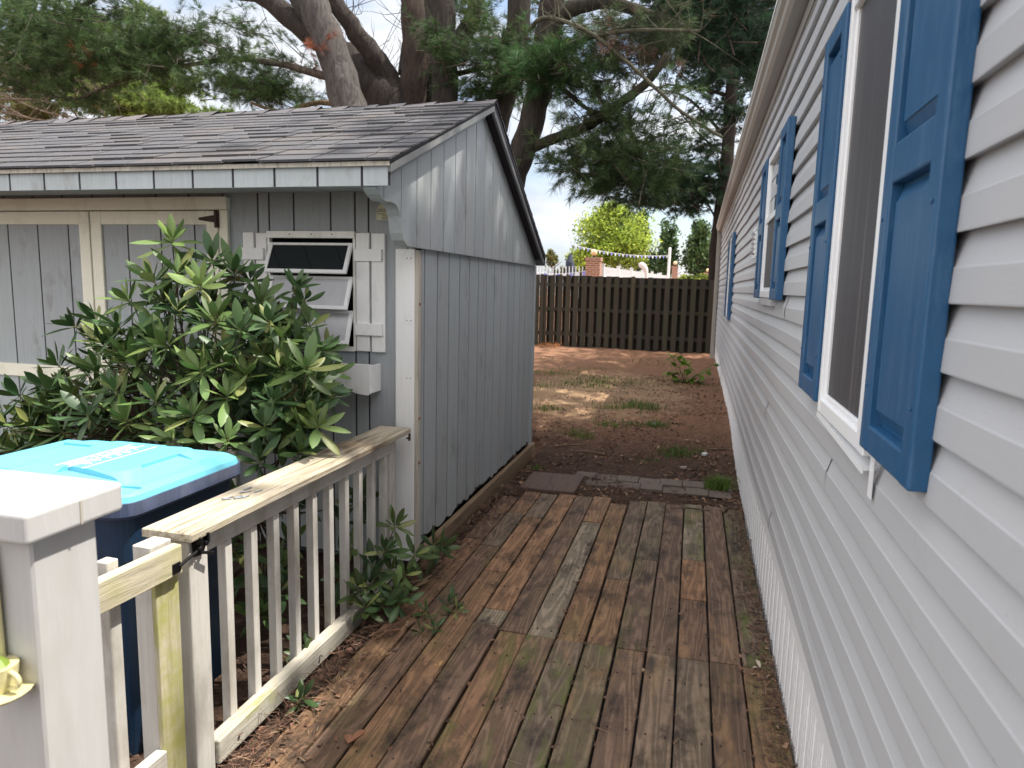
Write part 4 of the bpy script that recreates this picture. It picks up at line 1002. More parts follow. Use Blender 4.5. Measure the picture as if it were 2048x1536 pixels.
tree('pine_tree', root(735, Y1), 'leaning pale grey pine trunk nearest the shed roof, one long needled limb reaching left',
     [([(760, 560, Y1), (725, 330, Y1), (697, 215, Y1), (660, 90, Y1), (622, -10, Y1), (600, -120, Y1)], 80, 58, G1, 6, .6),
      ([(668, 158, Y1), (600, 138, Y1+.1), (560, 128, Y1+.2), (470, 118, Y1+.4), (376, 130, Y1+.4), (280, 150, Y1+.3), (150, 200, Y1)], 17, 6, (.09, .07, .055), 22, .8),
      ([(700, 215, Y1+.6), (640, 205, Y1+.5), (560, 222, Y1+.3), (500, 205, Y1)], 14, 5, (.16, .12, .07), 8, .5),
      ([(600, -10, Y1), (470, -40, Y1), (300, -60, Y1), (150, 20, Y1), (40, 60, Y1)], 22, 6, G2, 10, .8)],
     [(60, 60, 10.5, 110, 75, 85), (170, 90, 10.5, 130, 75, 115), (60, 150, 10.6, 90, 45, 70), (230, 130, 10.6, 90, 45, 70), (310, 95, 10.8, 60, 35, 50), (190, 10, 10.5, 110, 25, 45),
      (370, 75, 10.8, 55, 45, 40), (440, 110, 10.8, 50, 35, 26), (490, 60, 10.8, 45, 35, 14), (520, 165, 10.8, 70, 38, 60), (560, 185, 10.8, 45, 28, 36), (440, 175, 10.8, 60, 25, 22), (150, 200, 10.6, 80, 22, 20), (330, 140, 10.6, 60, 25, 26),
      (590, 110, 10.8, 30, 40, 10), (195, 115, 10.2, 10, 16, 3, (.28, .11, .045)), (618, 100, 10.2, 12, 18, 3, (.22, .07, .04))], twig=(.10, .085, .07), base=(.058, .100, .032))
Y2 = 12
tree('pine_tree', root(770, Y2), 'thick reddish brown forked trunk with bare dead limbs rising over the shed ridge',
     [([(775, 560, Y2), (778, 400, Y2), (785, 260, Y2)], 135, 120, G2, 0, 0),
      ([(810, 270, Y2), (780, 205, Y2), (725, 155, Y2), (680, 110, Y2+.1), (610, 55, Y2+.2), (540, 5, Y2+.3), (430, -40, Y2+.3)], 105, 26, G2, 40, 1.3),
      ([(690, 120, Y2), (650, 60, Y2), (610, 20, Y2), (570, -60, Y2)], 48, 36, (.052, .044, .039), 20, 1.0),
      ([(800, 230, Y2), (780, 165, Y2-.1), (745, 110, Y2-.3), (700, 50, Y2-.5), (662, -10, Y2-.6), (640, -60, Y2-.6)], 52, 24, (.040, .031, .027), 44, 1.2),
      ([(815, 280, Y2), (822, 210, Y2), (835, 130, Y2), (828, 60, Y2), (820, -20, Y2), (815, -100, Y2)], 62, 42, (.050, .034, .027), 26, 1.0),
      ([(815, 260, Y2+.2), (850, 185, Y2+.3), (900, 110, Y2+.4), (938, 50, Y2+.5), (965, -30, Y2+.6)], 60, 26, G3, 8, .6),
      ([(800, 150, Y2+.6), (808, 90, Y2+.6), (818, 50, Y2+.6)], 12, 9, G1, 4, .4),
      ([(870, 200, Y2+1.5), (868, 90, Y2+1.5), (850, -30, Y2+1.5)], 32, 26, (.05, .042, .036), 3, .5)])
Y3 = 11.4
tree('pine_tree', root(890, Y3), 'straight dark pine trunk right of the forked trunk with loose needle tufts',
     [([(895, 560, Y3), (892, 330, Y3), (890, 200, Y3), (888, 100, Y3), (880, -30, Y3), (876, -140, Y3)], 56, 52, (.036, .029, .024), 10, .7),
      ([(905, 150, Y3+.2), (960, 138, Y3), (1000, 140, Y3-.2)], 12, 5, G3, 6, .4)],
     [(900, 110, Y3-.4, 40, 32, 26), (985, 100, Y3, 38, 28, 32), (960, 170, Y3, 45, 25, 30), (930, 35, Y3+.8, 60, 28, 26, (.06, .10, .03)), (1020, 150, Y3-.3, 40, 30, 34), (960, 50, Y3+.5, 30, 50, 14, (.07, .11, .03)), (880, 80, Y3-.6, 30, 25, 12)], base=(.046, .085, .028))
Y4 = 11.8
tree('pine_tree', root(975, Y4), 'dark pine trunk crossing just above the peak of the shed roof',
     [([(960, 560, Y4), (975, 340, Y4), (1000, 230, Y4), (1022, 130, Y4), (1036, 40, Y4), (1042, -120, Y4)], 46, 46, (.036, .029, .022), 8, .6),
      ([(985, 200, Y4), (1000, 120, Y4+.2), (1012, 60, Y4+.4)], 18, 12, G3, 4, .4), ([(1030, 150, Y4), (1060, 140, Y4-.2), (1075, 135, Y4-.3)], 22, 22, G3, 0, 0)],
     [(1035, 105, Y4-.4, 45, 35, 30), (1075, 30, Y4+1.5, 50, 35, 18, (.07, .11, .035)), (1010, 190, Y4+.2, 30, 25, 16), (1085, 95, Y4+1, 30, 30, 12)], base=(.044, .080, .028))
Y5 = 10.8
tree('pine_tree', root(1010, Y5), 'big curving pine trunk past the shed peak with a long mossy limb over the yard',
     [([(985, 560, Y5), (1010, 440, Y5), (1030, 345, Y5), (1055, 270, Y5), (1078, 190, Y5), (1092, 100, Y5), (1102, 0, Y5), (1108, -120, Y5)], 56, 46, (.034, .027, .021), 10, .6),
      ([(1062, 296, Y5), (1100, 280, Y5-.1), (1170, 255, Y5-.3), (1230, 215, Y5-.5), (1290, 168, Y5-.7), (1335, 110, Y5-.8)], 22, 14, (.036, .031, .02), 22, .8),
      ([(1105, 40, Y5), (1160, 12, Y5), (1220, 5, Y5), (1300, 30, Y5), (1380, 60, Y5)], 34, 14, (.032, .028, .02), 8, .6),
      ([(1085, 150, Y5-.3), (1130, 95, Y5-.5), (1200, 70, Y5-.7), (1290, 60, Y5-.9), (1400, 62, Y5-1)], 12, 5, (.075, .07, .045), 18, .9),
      ([(1060, 60, Y5-.5), (1080, 38, Y5-.6), (1120, 40, Y5-.7), (1190, 72, Y5-.8), (1260, 130, Y5-.9), (1310, 175, Y5-1), (1365, 225, Y5-1), (1445, 275, Y5-1)], 9, 5, (.075, .07, .045), 22, 1.0),
      ([(1130, 180, Y5-.4), (1170, 215, Y5-.4), (1215, 240, Y5-.4), (1260, 330, Y5-.5)], 9, 5, G3, 10, .7),
      ([(1230, 215, Y5-.5), (1260, 260, Y5-.5), (1290, 330, Y5-.5), (1340, 400, Y5-.5)], 8, 4, G3, 12, .7)],
     [(1095, 125, Y5-.5, 42, 48, 60, (.035, .085, .022)), (1130, 150, Y5-.5, 40, 25, 34), (1210, 150, Y5-.3, 55, 25, 24), (1190, 60, Y5+1.5, 90, 40, 36, (.065, .095, .03)), (1290, 65, Y5-.4, 80, 40, 40, (.045, .065, .026)),
      (1230, 110, Y5, 70, 22, 20, (.05, .055, .03)), (1180, 190, Y5-.3, 35, 15, 12), (1200, 240, Y5-.4, 45, 22, 26, (.045, .06, .02)), (1220, 300, Y5-.5, 75, 38, 58, (.05, .07, .024)), (1290, 335, Y5-.5, 75, 40, 70), (1250, 370, Y5-.6, 70, 25, 50), (1130, 310, Y5-.4, 45, 25, 20),
      (1180, 350, Y5-.5, 60, 22, 28), (1270, 260, Y5-.6, 60, 25, 12), (1300, 200, Y5-.8, 50, 25, 8), (1270, 110, Y5-.6, 60, 25, 10, (.10, .06, .04)), (1340, 250, Y5-.6, 50, 30, 9), (1130, 80, Y5-.1, 30, 30, 14, (.07, .11, .03))], twig=(.075, .065, .045), base=(.044, .074, .024))
Y6 = 19.6
tree('pine_tree', root(1430, Y6), 'slender dark pine trunk standing behind the fence beside the house gutter',
     [([(1425, 600, Y6), (1432, 500, Y6), (1445, 400, Y6), (1455, 290, Y6), (1463, 180, Y6), (1478, 50, Y6), (1486, -60, Y6)], 24, 22, (.028, .02, .016), 8, 1.0),
      ([(1452, 190, Y6), (1400, 178, Y6), (1330, 168, Y6)], 7, 3, G3, 12, 1.0), ([(1452, 200, Y6), (1500, 180, Y6)], 7, 3, G3, 4, .6), ([(1448, 270, Y6), (1380, 200, Y6), (1330, 180, Y6)], 6, 3, G3, 10, 1.0),
      ([(1448, 240, Y6), (1400, 240, Y6), (1320, 255, Y6)], 5, 2, G3, 10, 1.0), ([(1447, 310, Y6), (1400, 270, Y6), (1360, 225, Y6)], 5, 2, G3, 10, 1.0), ([(1433, 440, Y6), (1410, 400, Y6), (1380, 370, Y6)], 4, 2, G3, 6, .8)],
     [(1500, 130, 15, 30, 30, 30), (1420, 130, Y6, 60, 20, 24), (1500, 200, Y6, 30, 50, 30), (1460, 240, Y6, 20, 30, 20), (1390, 160, Y6, 50, 22, 22),
      (1350, 290, Y6, 60, 30, 26), (1400, 220, Y6, 50, 30, 12), (1340, 350, Y6, 70, 26, 90), (1400, 380, Y6, 45, 25, 80), (1440, 150, Y6, 22, 40, 30), (1390, 300, Y6, 40, 40, 10), (1300, 400, Y6, 50, 15, 34), (1360, 410, Y6, 50, 14, 40), (1440, 330, Y6, 20, 50, 24)], needle=.2, wd=.014, base=(.022, .05, .024))

def canopy():
    base = Vector((5.6, 11.5, 0)); T = empty('pine_tree', base, 'broad dark pine crown over the home roof at top right, unseen part added for shade', 'tree', 'trees behind the shed'); b = MB()
    b.tube([(0, 0, -.1), (.1, .1, 4), (-.1, 0, 8), (0, 0, 12), (-.2, 0, 14.5)], [.32, .28, .22, .15, .05], 10, G3, rough=.1)
    tips = []  # out-of-view foliage, added to shade the shed side and the yard
    for i in range(165):
        x, y, z = rnd.uniform(2.9, 6.6), 5.7+14.0*rnd.random()**.95, rnd.uniform(10.5, 13)
        if i >= 143: x, y, z = rnd.uniform(2.9, 4.6), rnd.uniform(5.3, 6.1), rnd.uniform(9.9, 10.6)
        if i < 45: x, y, z = rnd.uniform(2.9, 4.6), rnd.uniform(5.7, 9), rnd.uniform(10, 11.5)
        tips.append((x, y, z)); b.tube([(0, 0, z-1.8), ((x-5.6)*.5, (y-11.5)*.5, z-.6), (x-5.6, y-11.5, z)], [.06, .04, .015], 5, G3, cap=False)
    for (px, py, Y) in ((1430, 40, 12), (1360, 30, 11.5), (1500, 40, 13)):
        p = at(px, py, Y)-base; b.tube([(0, 0, 8), tuple(p*.5+Vector((0, 0, 4.6))), tuple(p)], [.09, .06, .02], 6, G3)
    b.build('trunk', 'bark', T, smooth=True)
    cs = []; ds = []
    for (x, y, z) in tips:
        k = 34 if y < 10 else 26
        for j in range(k): cs.append((x+rnd.gauss(0, .75), y+rnd.gauss(0, .75), z+rnd.gauss(0, .3)))
    c = np.array(cs); v, cc = needle_tris(c, unit(len(c)), 16, .34, .04, (.026, .056, .022))
    np_mesh('crown', v-np.array(base), 3, cc, 'needles', T)
    pine_crown('crown', T, [(1430, 40, 12, 75, 55, 190), (1360, 30, 11.5, 60, 45, 110), (1500, 40, 13, 45, 55, 130), (1340, 95, 12, 60, 35, 50), (1450, 100, 13, 60, 30, 80)], needle=.17, wd=.011, base=(.022, .05, .024))
canopy()
# ------------------------------------------------------------------ background broadleaf trees
def leaf_crown(root_, blobs, size, base, par='crown', per=1):
    vs, cs = [], []; o = np.array(root_.location)
    for (px, py, Y, rx, ry, n) in blobs:
        c = np.array(at(px, py, Y)); m = Y/FPX*1.03; k = max(6, n//45)
        sub = unit(k)*nr.uniform(.35, .95, (k, 1)); w_ = nr.integers(0, k, n)
        q = sub[w_]+nr.normal(size=(n, 3))*.16; p = c+q*np.array([rx*m, rx*m, ry*m])
        a = unit(n); b_ = np.cross(a, unit(n)); s = size*nr.uniform(.6, 1.3, (n, 1))
        v = np.stack([p-a*s, p+b_*s*.5, p+a*s, p-b_*s*.5], 1).reshape(-1, 3); vs.append(v)
        tn = nr.uniform(.55, 1.35, k)[w_][:, None]*nr.uniform(.7, 1.3, (n, 1)); bc = np.array(base[0])[None]*(1-nr.random((n, 1))**2*.9)+np.array(base[1])[None]*(nr.random((n, 1))**2*.9); cs.append(bc*tn)
    v = np.concatenate(vs); return np_mesh(par, v-o, 4, np.concatenate(cs), 'leaff', root_)
def btree(name, px, Y, label, blobs, size, base, grp='trees beyond the pool'):
    p = at(px, 560, Y); T = empty(name, (p.x, Y, 0), label, 'tree', grp); b = MB(); top = at(px, blobs[0][1], Y)
    h = top.z
    b.tube([(0, 0, -.1), (.05, 0, h*.4), (0, 0, h*.8), (0, 0, h*1.1)], [.22, .17, .12, .04], 8, (.1, .08, .06))
    for i in range(10): z = h*rnd.uniform(.4, .9); a = rnd.random()*6.28; b.tube([(0, 0, z), (math.cos(a)*1, math.sin(a)*1, z+.8)], [.07, .02], 5, (.1, .08, .06))
    b.build('trunk', 'bark', T, smooth=True); leaf_crown(T, blobs, size, base)
btree('maple_tree', 1225, 46, 'round yellow green tree turning gold beyond the pool fence', [(1225, 470, 46, 72, 60, 9000), (1190, 510, 45, 50, 35, 3000), (1260, 500, 45, 50, 40, 3500), (1225, 430, 46, 40, 25, 2500)], .12, ((.24, .36, .06), (.44, .46, .06)))
btree('columnar_tree', 1335, 55, 'narrow dark green tree left of the tallest columnar one beyond the pool', [(1337, 505, 55, 20, 60, 2800)], .17, ((.07, .13, .05), (.11, .18, .06)))
btree('columnar_tree', 1392, 55, 'wider dark green columnar tree nearest the house corner beyond the pool', [(1397, 512, 55, 27, 62, 4200), (1400, 470, 55, 18, 30, 1200)], .17, ((.07, .13, .05), (.13, .19, .06)))
btree('broadleaf_tree', 1285, 70, 'dark green tree half hidden behind the yellow green one', [(1284, 465, 70, 20, 40, 1500), (1300, 530, 66, 36, 25, 1800)], .2, ((.04, .08, .03), (.06, .1, .04)))
btree('broadleaf_tree', 1106, 75, 'small far tree with a rusty top just right of the shed eave', [(1104, 520, 75, 14, 22, 600), (1125, 545, 72, 18, 16, 500)], .2, ((.07, .12, .04), (.25, .15, .05)))
btree('broadleaf_tree', 1160, 52, 'low green shrubby tree behind the folded parasol', [(1155, 525, 52, 22, 24, 1100)], .15, ((.09, .16, .03), (.2, .24, .04)))
btree('broadleaf_tree', 1415, 62, 'pale yellow green tree peeping between the columnar tree and the downspout', [(1418, 520, 62, 12, 30, 700)], .17, ((.2, .26, .05), (.36, .34, .05)))
# left: sunlit conifer and bare brown larch-like tree beyond the shed
tree('conifer_tree', root(300, 19), 'sunlit light green conifer far behind the left end of the shed roof',
     [([(300, 600, 19), (295, 300, 19), (290, 160, 19)], 20, 8, G2, 10, 1.0)],
     [(250, 205, 19, 110, 40, 260, (.14, .20, .045)), (330, 225, 19, 70, 25, 130, (.16, .22, .05)), (200, 120, 20, 120, 60, 190, (.11, .17, .04)), (290, 60, 20, 50, 50, 70, (.13, .18, .05)), (100, 60, 20, 120, 70, 260, (.09, .14, .04)), (250, 120, 20.5, 120, 60, 200, (.12, .18, .045)), (330, 170, 20, 70, 35, 110, (.14, .20, .05)), (30, 120, 20, 90, 60, 160, (.12, .15, .05)), (150, 170, 19, 120, 35, 160, (.13, .18, .05)), (60, 215, 19, 90, 30, 120, (.14, .17, .05)), (420, 235, 20, 60, 14, 50, (.13, .19, .05))],
     group='trees far left of the shed', needle=.22, wd=.018, base=(.12, .18, .04))
def bare_tree():
    base = Vector(root(-60, 15)); T = empty('bare_tree', base, 'tangle of bare brown twigs at the left edge above the shed roof', 'tree', 'trees far left of the shed'); b = MB()
    Q = limb(b, [(-160, 560, 15), (-100, 300, 15), (-60, 120, 15), (-60, -40, 15)], 40, 20, G2)
    for k in range(14):
        y = 90+k*12; Q = limb(b, [(-70, y-20, 15), (0, y, 14.6+rnd.random()), (90, y+22+rnd.uniform(-20, 20), 14.5), (210, y+45+rnd.uniform(-25, 15), 14.5)], 7, 1.5, (.17, .125, .09)); twigs(b, Q, 24, 1.0, .008, (.19, .145, .11), up=.1)
    b.v = [tuple(Vector(v)-base) for v in b.v]; b.build('trunk', 'bark', T, smooth=True)
bare_tree()

# ------------------------------------------------------------------ back fence and pool area
def build_fence():
    A = Vector((-6.5, 18.75, .13)); Bp = Vector((3.5, 17.75, .15)); F = empty('board_fence', (A.x, A.y, 0), 'dark weathered shadowbox wooden fence across the end of the yard', 'fence')
    d = (Bp-A); L = d.length; a = math.atan2(d.y, d.x); F.rotation_euler.z = a
    def zt(x): return 2.065-.010*x
    def zg(x): return .10
    b = MB(); x = 0; i = 0
    while x < L:
        b.box(x, -.06, zg(x)+.02+rnd.uniform(-.01, .02), x+.125, -.042, zt(x)+rnd.uniform(-.012, .012), col=jit((1, 1, 1), .25)); x += .215
    x = .11
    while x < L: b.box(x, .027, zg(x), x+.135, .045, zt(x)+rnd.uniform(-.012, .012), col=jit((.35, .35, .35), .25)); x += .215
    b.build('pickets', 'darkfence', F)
    b = MB()
    for z in (.45, 1.1, 1.75): b.box(0, -.0415, z, L, .0265, z+.085, col=(.9, .9, .9))
    b.build('rail', 'darkfence', F)
    for k in range(5):
        x = .1+k*2.43; b = MB(); b.box(x, -.09, 0, x+.09, -.061, zt(x)+.02, col=(1.6, 1.55, 1.3) if k == 2 else (1, 1, 1)); b.build('post', 'darkfence', F)
build_fence()
def pier(px0, px1, pxs, ptop, Y, label, globe=True, fence_z=0):
    p0 = at(px0, ptop, Y); p1 = at(px1, ptop, Y); w_ = (p1-p0).length; P = empty('brick_pier', (p0.x, Y, 0), label, 'pier', 'brick piers around the pool'); b = MB()
    dw = w_*.9; b.box(.03, .03, 0, w_-.03, dw, p0.z-.12); b.box(0, 0, p0.z-.12, w_, dw+.03, p0.z); b.build('pier_brickwork', 'brick', P)
    G = MB(); r_ = .115; n = 10
    bm = bmesh.new(); bmesh.ops.create_uvsphere(bm, u_segments=16, v_segments=10, radius=r_); me = bpy.data.meshes.new('lamp_globe'); bm.to_mesh(me); bm.free(); me.materials.append(M['globe']); me.polygons.foreach_set('use_smooth', [True]*len(me.polygons))
    o = bpy.data.objects.new('lamp_globe', me); COL.objects.link(o); o.parent = P; o.location = (w_*.5, dw/2, p0.z+.17)
    b = MB(); b.tube([(w_*.5, dw/2, p0.z), (w_*.5, dw/2, p0.z+.07)], [.07, .05], 10); b.build('lamp_neck', 'black', P)
    return p0, p1
pier(1170, 1202, 0, 514, 25, 'nearest brick pier with round lamp beside the picket fence')
pier(1343, 1357, 0, 532, 41, 'middle brick pier with round lamp behind the white pole')
pier(1406, 1424, 0, 545, 52, 'farthest brick pier with round lamp beside the house downspout')
def picket(name, label, a, b_, ztop, n, white='white', h=1.15, posts=None, pw=.03):
    a = Vector(a); b_ = Vector(b_); F = empty(name, (a.x, a.y, 0), label, 'fence'); d = b_-a; m = MB()
    for i in range(n+1):
        p = d*(i/n); m.box(p.x-pw/2, p.y-.012, ztop-h, p.x+pw/2, p.y+.012, ztop)
    m.build('pickets', white, F); m = MB()
    for z in (ztop-h*.32, ztop-h*.9): m.beam((0, 0, z), (d.x, d.y, z), .03, .05)
    m.build('rail', white, F)
    for i in range(posts or 0):
        m = MB(); p = d*(i/(posts-1)); m.box(p.x-.06, p.y-.06, 0, p.x+.06, p.y+.06, ztop+.06); m.prism([(p.x-.075, p.y-.075), (p.x+.075, p.y-.075), (p.x+.075, p.y+.075), (p.x-.075, p.y+.075)], 2, ztop+.06, ztop+.1); m.build('post', white, F)
q0 = at(1062, 532, 26); q1 = at(1172, 533, 25.5); picket('picket_fence', 'cream picket fence between the shed eave and the nearest brick pier', (q0.x, 26, 0), (q1.x, 25.5, 0), q0.z, 17)
q0 = at(1206, 533, 25.8); q1 = at(1336, 546, 41); picket('picket_fence', 'white vinyl fence running back between the two nearer brick piers', (q0.x, 25.8, 0), (q1.x, 41, 0), q0.z, 150, posts=7)
q0 = at(1354, 547, 41.5); q1 = at(1408, 556, 52); picket('picket_fence', 'short white vinyl fence between the two farther brick piers', (q0.x, 41.5, 0), (q1.x, 52, 0), q0.z, 90, posts=5)
def pole():
    p = at(1340, 497, 30); P = empty('white_pole', (p.x, 30, 0), 'tall white pole holding the pennant line at its top', 'pole'); b = MB(); b.tube([(-.03, 0, 0), (0, 0, p.z)], .055, 10); b.build('pole_shaft', 'white', P)
    b = MB(); b.tube([(0, 0, p.z), (0, 0, p.z+.04)], [.06, .03], 10); b.build('pole_cap', 'white', P)
pole()
def pennants(label, P0, P1, sag, n, s):
    P0 = Vector(P0); P1 = Vector(P1); F = empty('pennant_line', P0, label, 'bunting'); b = MB(); pts = []
    for i in range(n+1): t = i/n; p = (P1-P0)*t; p.z -= sag*4*t*(1-t); pts.append(p)
    b.tube(pts, .007, 5); b.build('cord', 'white', F)
    m, nt, bb = newmat('pennant_fabric'); nt.links.new(attr(nt), bb.inputs['Base Color']); bb.inputs['Roughness'].default_value = .7
    for i in range(n):
        b = MB()
        a = pts[i].lerp(pts[i+1], .2); c = pts[i].lerp(pts[i+1], .8); m_ = (a+c)/2+Vector((0, 0, -s)); col = (.25, .28, .75) if i % 2 == 0 else (.7, .75, .85)
        dd = Vector((0, .008, 0)); n0 = len(b.v); b.v += [tuple(a), tuple(c), tuple(m_), tuple(a+dd), tuple(c+dd), tuple(m_+dd)]
        for q in ((0, 1, 2), (5, 4, 3), (0, 3, 4, 1), (1, 4, 5, 2), (2, 5, 3, 0)): b.face(tuple(n0+k for k in q), col)
        b.build('pennant', m, F)
pennants('string of blue and white pennants strung to the white pole across the yellow green tree', at(1140, 488, 27), at(1338, 511, 30), .16, 26, .12)
pennants('low sagging string of blue pennants along the cream picket fence', at(1060, 541, 25.8), at(1175, 541, 25.3), .12, 9, .24)
def parasol():
    p = at(1141, 505, 33); P = empty('folded_parasol', (p.x, 33, 0), 'folded dark blue patio parasol behind the picket fence', 'parasol'); b = MB(); b.tube([(0, 0, 0), (0, 0, p.z)], .025, 8); b.build('parasol_pole', 'white', P)
    b = MB(); z = p.z; b.tube([(0, 0, z-1.75), (0, 0, z-1.4), (0, 0, z-.75), (0, 0, z-.45), (0, 0, z-.02)], [.13, .20, .24, .2, .03], 12, rough=.35); b.build('canopy', 'fabricn', P)
parasol()
def slide():
    p = at(1290, 548, 30); P = empty('pool_ornament', (p.x, 30, p.z-1.3), 'pale pinkish curved spout shape rising above the white vinyl fence', 'ornament'); b = MB()
    b.tube([(.06, 0, 0), (.06, 0, 1.2), (.03, 0, 1.45), (-.06, 0, 1.6), (-.17, 0, 1.68), (-.28, 0, 1.66)], [.06, .07, .10, .13, .13, .07], 10); b.build('ornament_body', 'pinkish', P, smooth=True)
slide()
def hedge():
    p = at(1395, 552, 36); P = empty('clipped_hedge', (p.x, 36, 0), 'low rounded yellow green hedge above the dark fence by the house corner', 'hedge'); b = MB(); b.tube([(0, 0, 0), (0, 0, p.z-.5)], .05, 6, (.1, .08, .06)); b.build('stems', 'bark', P)
    leaf_crown(P, [(1378, 558, 36, 18, 9, 1800), (1402, 558, 36, 18, 9, 1800)], .06, ((.12, .17, .03), (.25, .28, .05)), 'foliage')
hedge()

# ------------------------------------------------------------------ litter, grass and small things
def ground_z(x, y): return gz(x, y)+.035*mnoise.noise(Vector((x*1.4, y*1.4, 0)))+.030*mnoise.noise(Vector((x*6, y*6, 3)))+.03*abs(mnoise.noise(Vector((x*13, y*13, 7))))
def litter():
    n = 30000; vs = []; cs = []
    for i in range(9000):      # dead leaves, cones crumbs and matted bits
        x = rnd.uniform(-1.9, .5); y = 5.7+rnd.random()**1.3*7
        if mnoise.noise(Vector((x*2.2, y*2.2, 9))) < -.05: continue
        z = ground_z(x, y)+rnd.random()*.02; a = rnd.random()*6.283; l = rnd.uniform(.008, .03); w_ = l*rnd.uniform(.15, .5)
        d = Vector((math.cos(a), math.sin(a), rnd.uniform(-.5, .8))); q = Vector((-math.sin(a), math.cos(a), rnd.uniform(-.6, .6))); p = Vector((x, y, z))
        vs += [tuple(p-d*l), tuple(p+q*w_), tuple(p+d*l), tuple(p-q*w_)]; cs.append(jit(rnd.choice([(.05, .03, .02), (.09, .05, .035), (.15, .08, .05), (.22, .13, .08), (.03, .02, .015), (.30, .2, .13)]), .3))
    for i in range(n):
        r_ = rnd.random()
        if r_ < .55: x = rnd.uniform(-1.55, .46); y = 5.55+rnd.random()**1.5*4.5; z = ground_z(x, y)+.004
        elif r_ < .72: x = rnd.uniform(-3.5, .5); y = rnd.uniform(9, 17.5); z = ground_z(x, y)+.004
        elif r_ < .80: x = rnd.uniform(.30, .455); x = .455-abs(rnd.gauss(0, .05)); y = rnd.uniform(1.5, 5.7); z = .006
        elif r_ < .93: x = -1.55+abs(rnd.gauss(0, .13)); y = rnd.uniform(1.6, 5.7); z = .006
        elif r_ < .97: k = rnd.randint(0, 11); x = .312-.1465*k+rnd.gauss(0, .004); y = rnd.uniform(1.2, 5.6); z = -.001
        else: x = rnd.uniform(-2.6, -1.5); y = rnd.uniform(1.8, 3.9); z = -.1
        if y < 5.6 and x < -1.48 and x > -1.6: z = -.02
        a = rnd.random()*6.283; l = rnd.uniform(.012, .045) if rnd.random() < .8 else rnd.uniform(.05, .1); w_ = rnd.uniform(.0008, .002) if rnd.random() < .9 else rnd.uniform(.004, .010); l = l if w_ < .005 else rnd.uniform(.015, .03)
        d = Vector((math.cos(a), math.sin(a), rnd.uniform(-.15, .35))); s = Vector((-math.sin(a), math.cos(a), rnd.uniform(-.3, .3))); p = Vector((x, y, z+rnd.random()*.006))
        vs += [tuple(p-s*w_), tuple(p+s*w_), tuple(p+d*l+s*w_*.6), tuple(p+d*l-s*w_*.6)]
        c = rnd.choice([(.12, .06, .04), (.16, .085, .055), (.08, .048, .034), (.22, .14, .09), (.05, .034, .026), (.07, .045, .03)]); cs.append(jit(c, .3))
    tag(np_mesh('pine_litter', np.array(vs), 4, np.array(cs), 'litter'), 'brown pine needles and bark crumbs strewn over the soil and deck edges', 'litter', kind='stuff')
litter()
def grassp(b, x, y, n, h, spread, base):
    for i in range(n):
        px, py = x+rnd.gauss(0, spread), y+rnd.gauss(0, spread*.7); z = ground_z(px, py)-.005; a = rnd.random()*6.28; hh = h*rnd.uniform(.4, 1.1); w_ = .0035
        s = Vector((math.cos(a), math.sin(a), 0))*w_; ln = Vector((rnd.uniform(-1, 1), rnd.uniform(-1, 1), 0))*hh*.5; p = Vector((px, py, z)); c = jit(base, .3); n0 = len(b.v)
        b.v += [tuple(p-s), tuple(p+s), tuple(p+s*.8+ln*.35+Vector((0, 0, hh*.6))), tuple(p-s*.8+ln*.35+Vector((0, 0, hh*.6))), tuple(p+ln+Vector((0, 0, hh*.95)))]
        b.face((n0, n0+1, n0+2, n0+3), c); b.face((n0+3, n0+2, n0+4), c)
def zpt(px, py, z=.1):
    d = rt*((px-1024)/FPX)+dn*((py-768)/FPX)+fw; return Vector((0, 0, CAMZ))+d*((z-CAMZ)/d.z)
b = MB()
for (zx, zy, n, h, s) in ((280, 400, 260, .09, .35), (370, 380, 130, .08, .3), (570, 490, 300, .10, .4), (680, 520, 160, .08, .35), (740, 460, 180, .09, .3), (210, 715, 160, .08, .14), (180, 520, 140, .08, .22), (830, 705, 170, .08, .16), (950, 695, 120, .08, .14), (1060, 700, 260, .11, .15),
                         (480, 860, 90, .09, .09), (560, 875, 60, .09, .06), (760, 820, 110, .09, .10), (970, 815, 70, .08, .1), (1160, 820, 120, .10, .10), (1340, 1000, 170, .10, .10), (1100, 1040, 40, .06, .05), (1050, 310, 160, .08, .5), (190, 290, 100, .08, .4), (1190, 460, 60, .07, .15), (1420, 520, 60, .07, .3), (690, 365, 110, .07, .3), (915, 480, 80, .07, .25), (150, 1080, 50, .06, .04), (1480, 980, 40, .07, .08)):
    p = zpt(1040+zx*.2343, 660+zy*.2343, .1); grassp(b, p.x, p.y, n, h, s, rnd.choice([(.10, .17, .03), (.14, .19, .05), (.08, .14, .03)]))
tag(b.build('grass', 'grass'), 'thin green grass blades scattered in the bare dirt yard', 'grass', kind='stuff')
b = MB(); p = zpt(1437, 972, 0); base = Vector((p.x, p.y, 0)); grassp(b, p.x, p.y, 420, .15, .055, (.12, .2, .04)); b.v = [tuple(Vector(v)-base) for v in b.v]
o = b.build('grass_tuft', 'grass'); o.location = base; tag(o, 'thick bright grass tuft against the white skirting at the deck end', 'grass tuft')
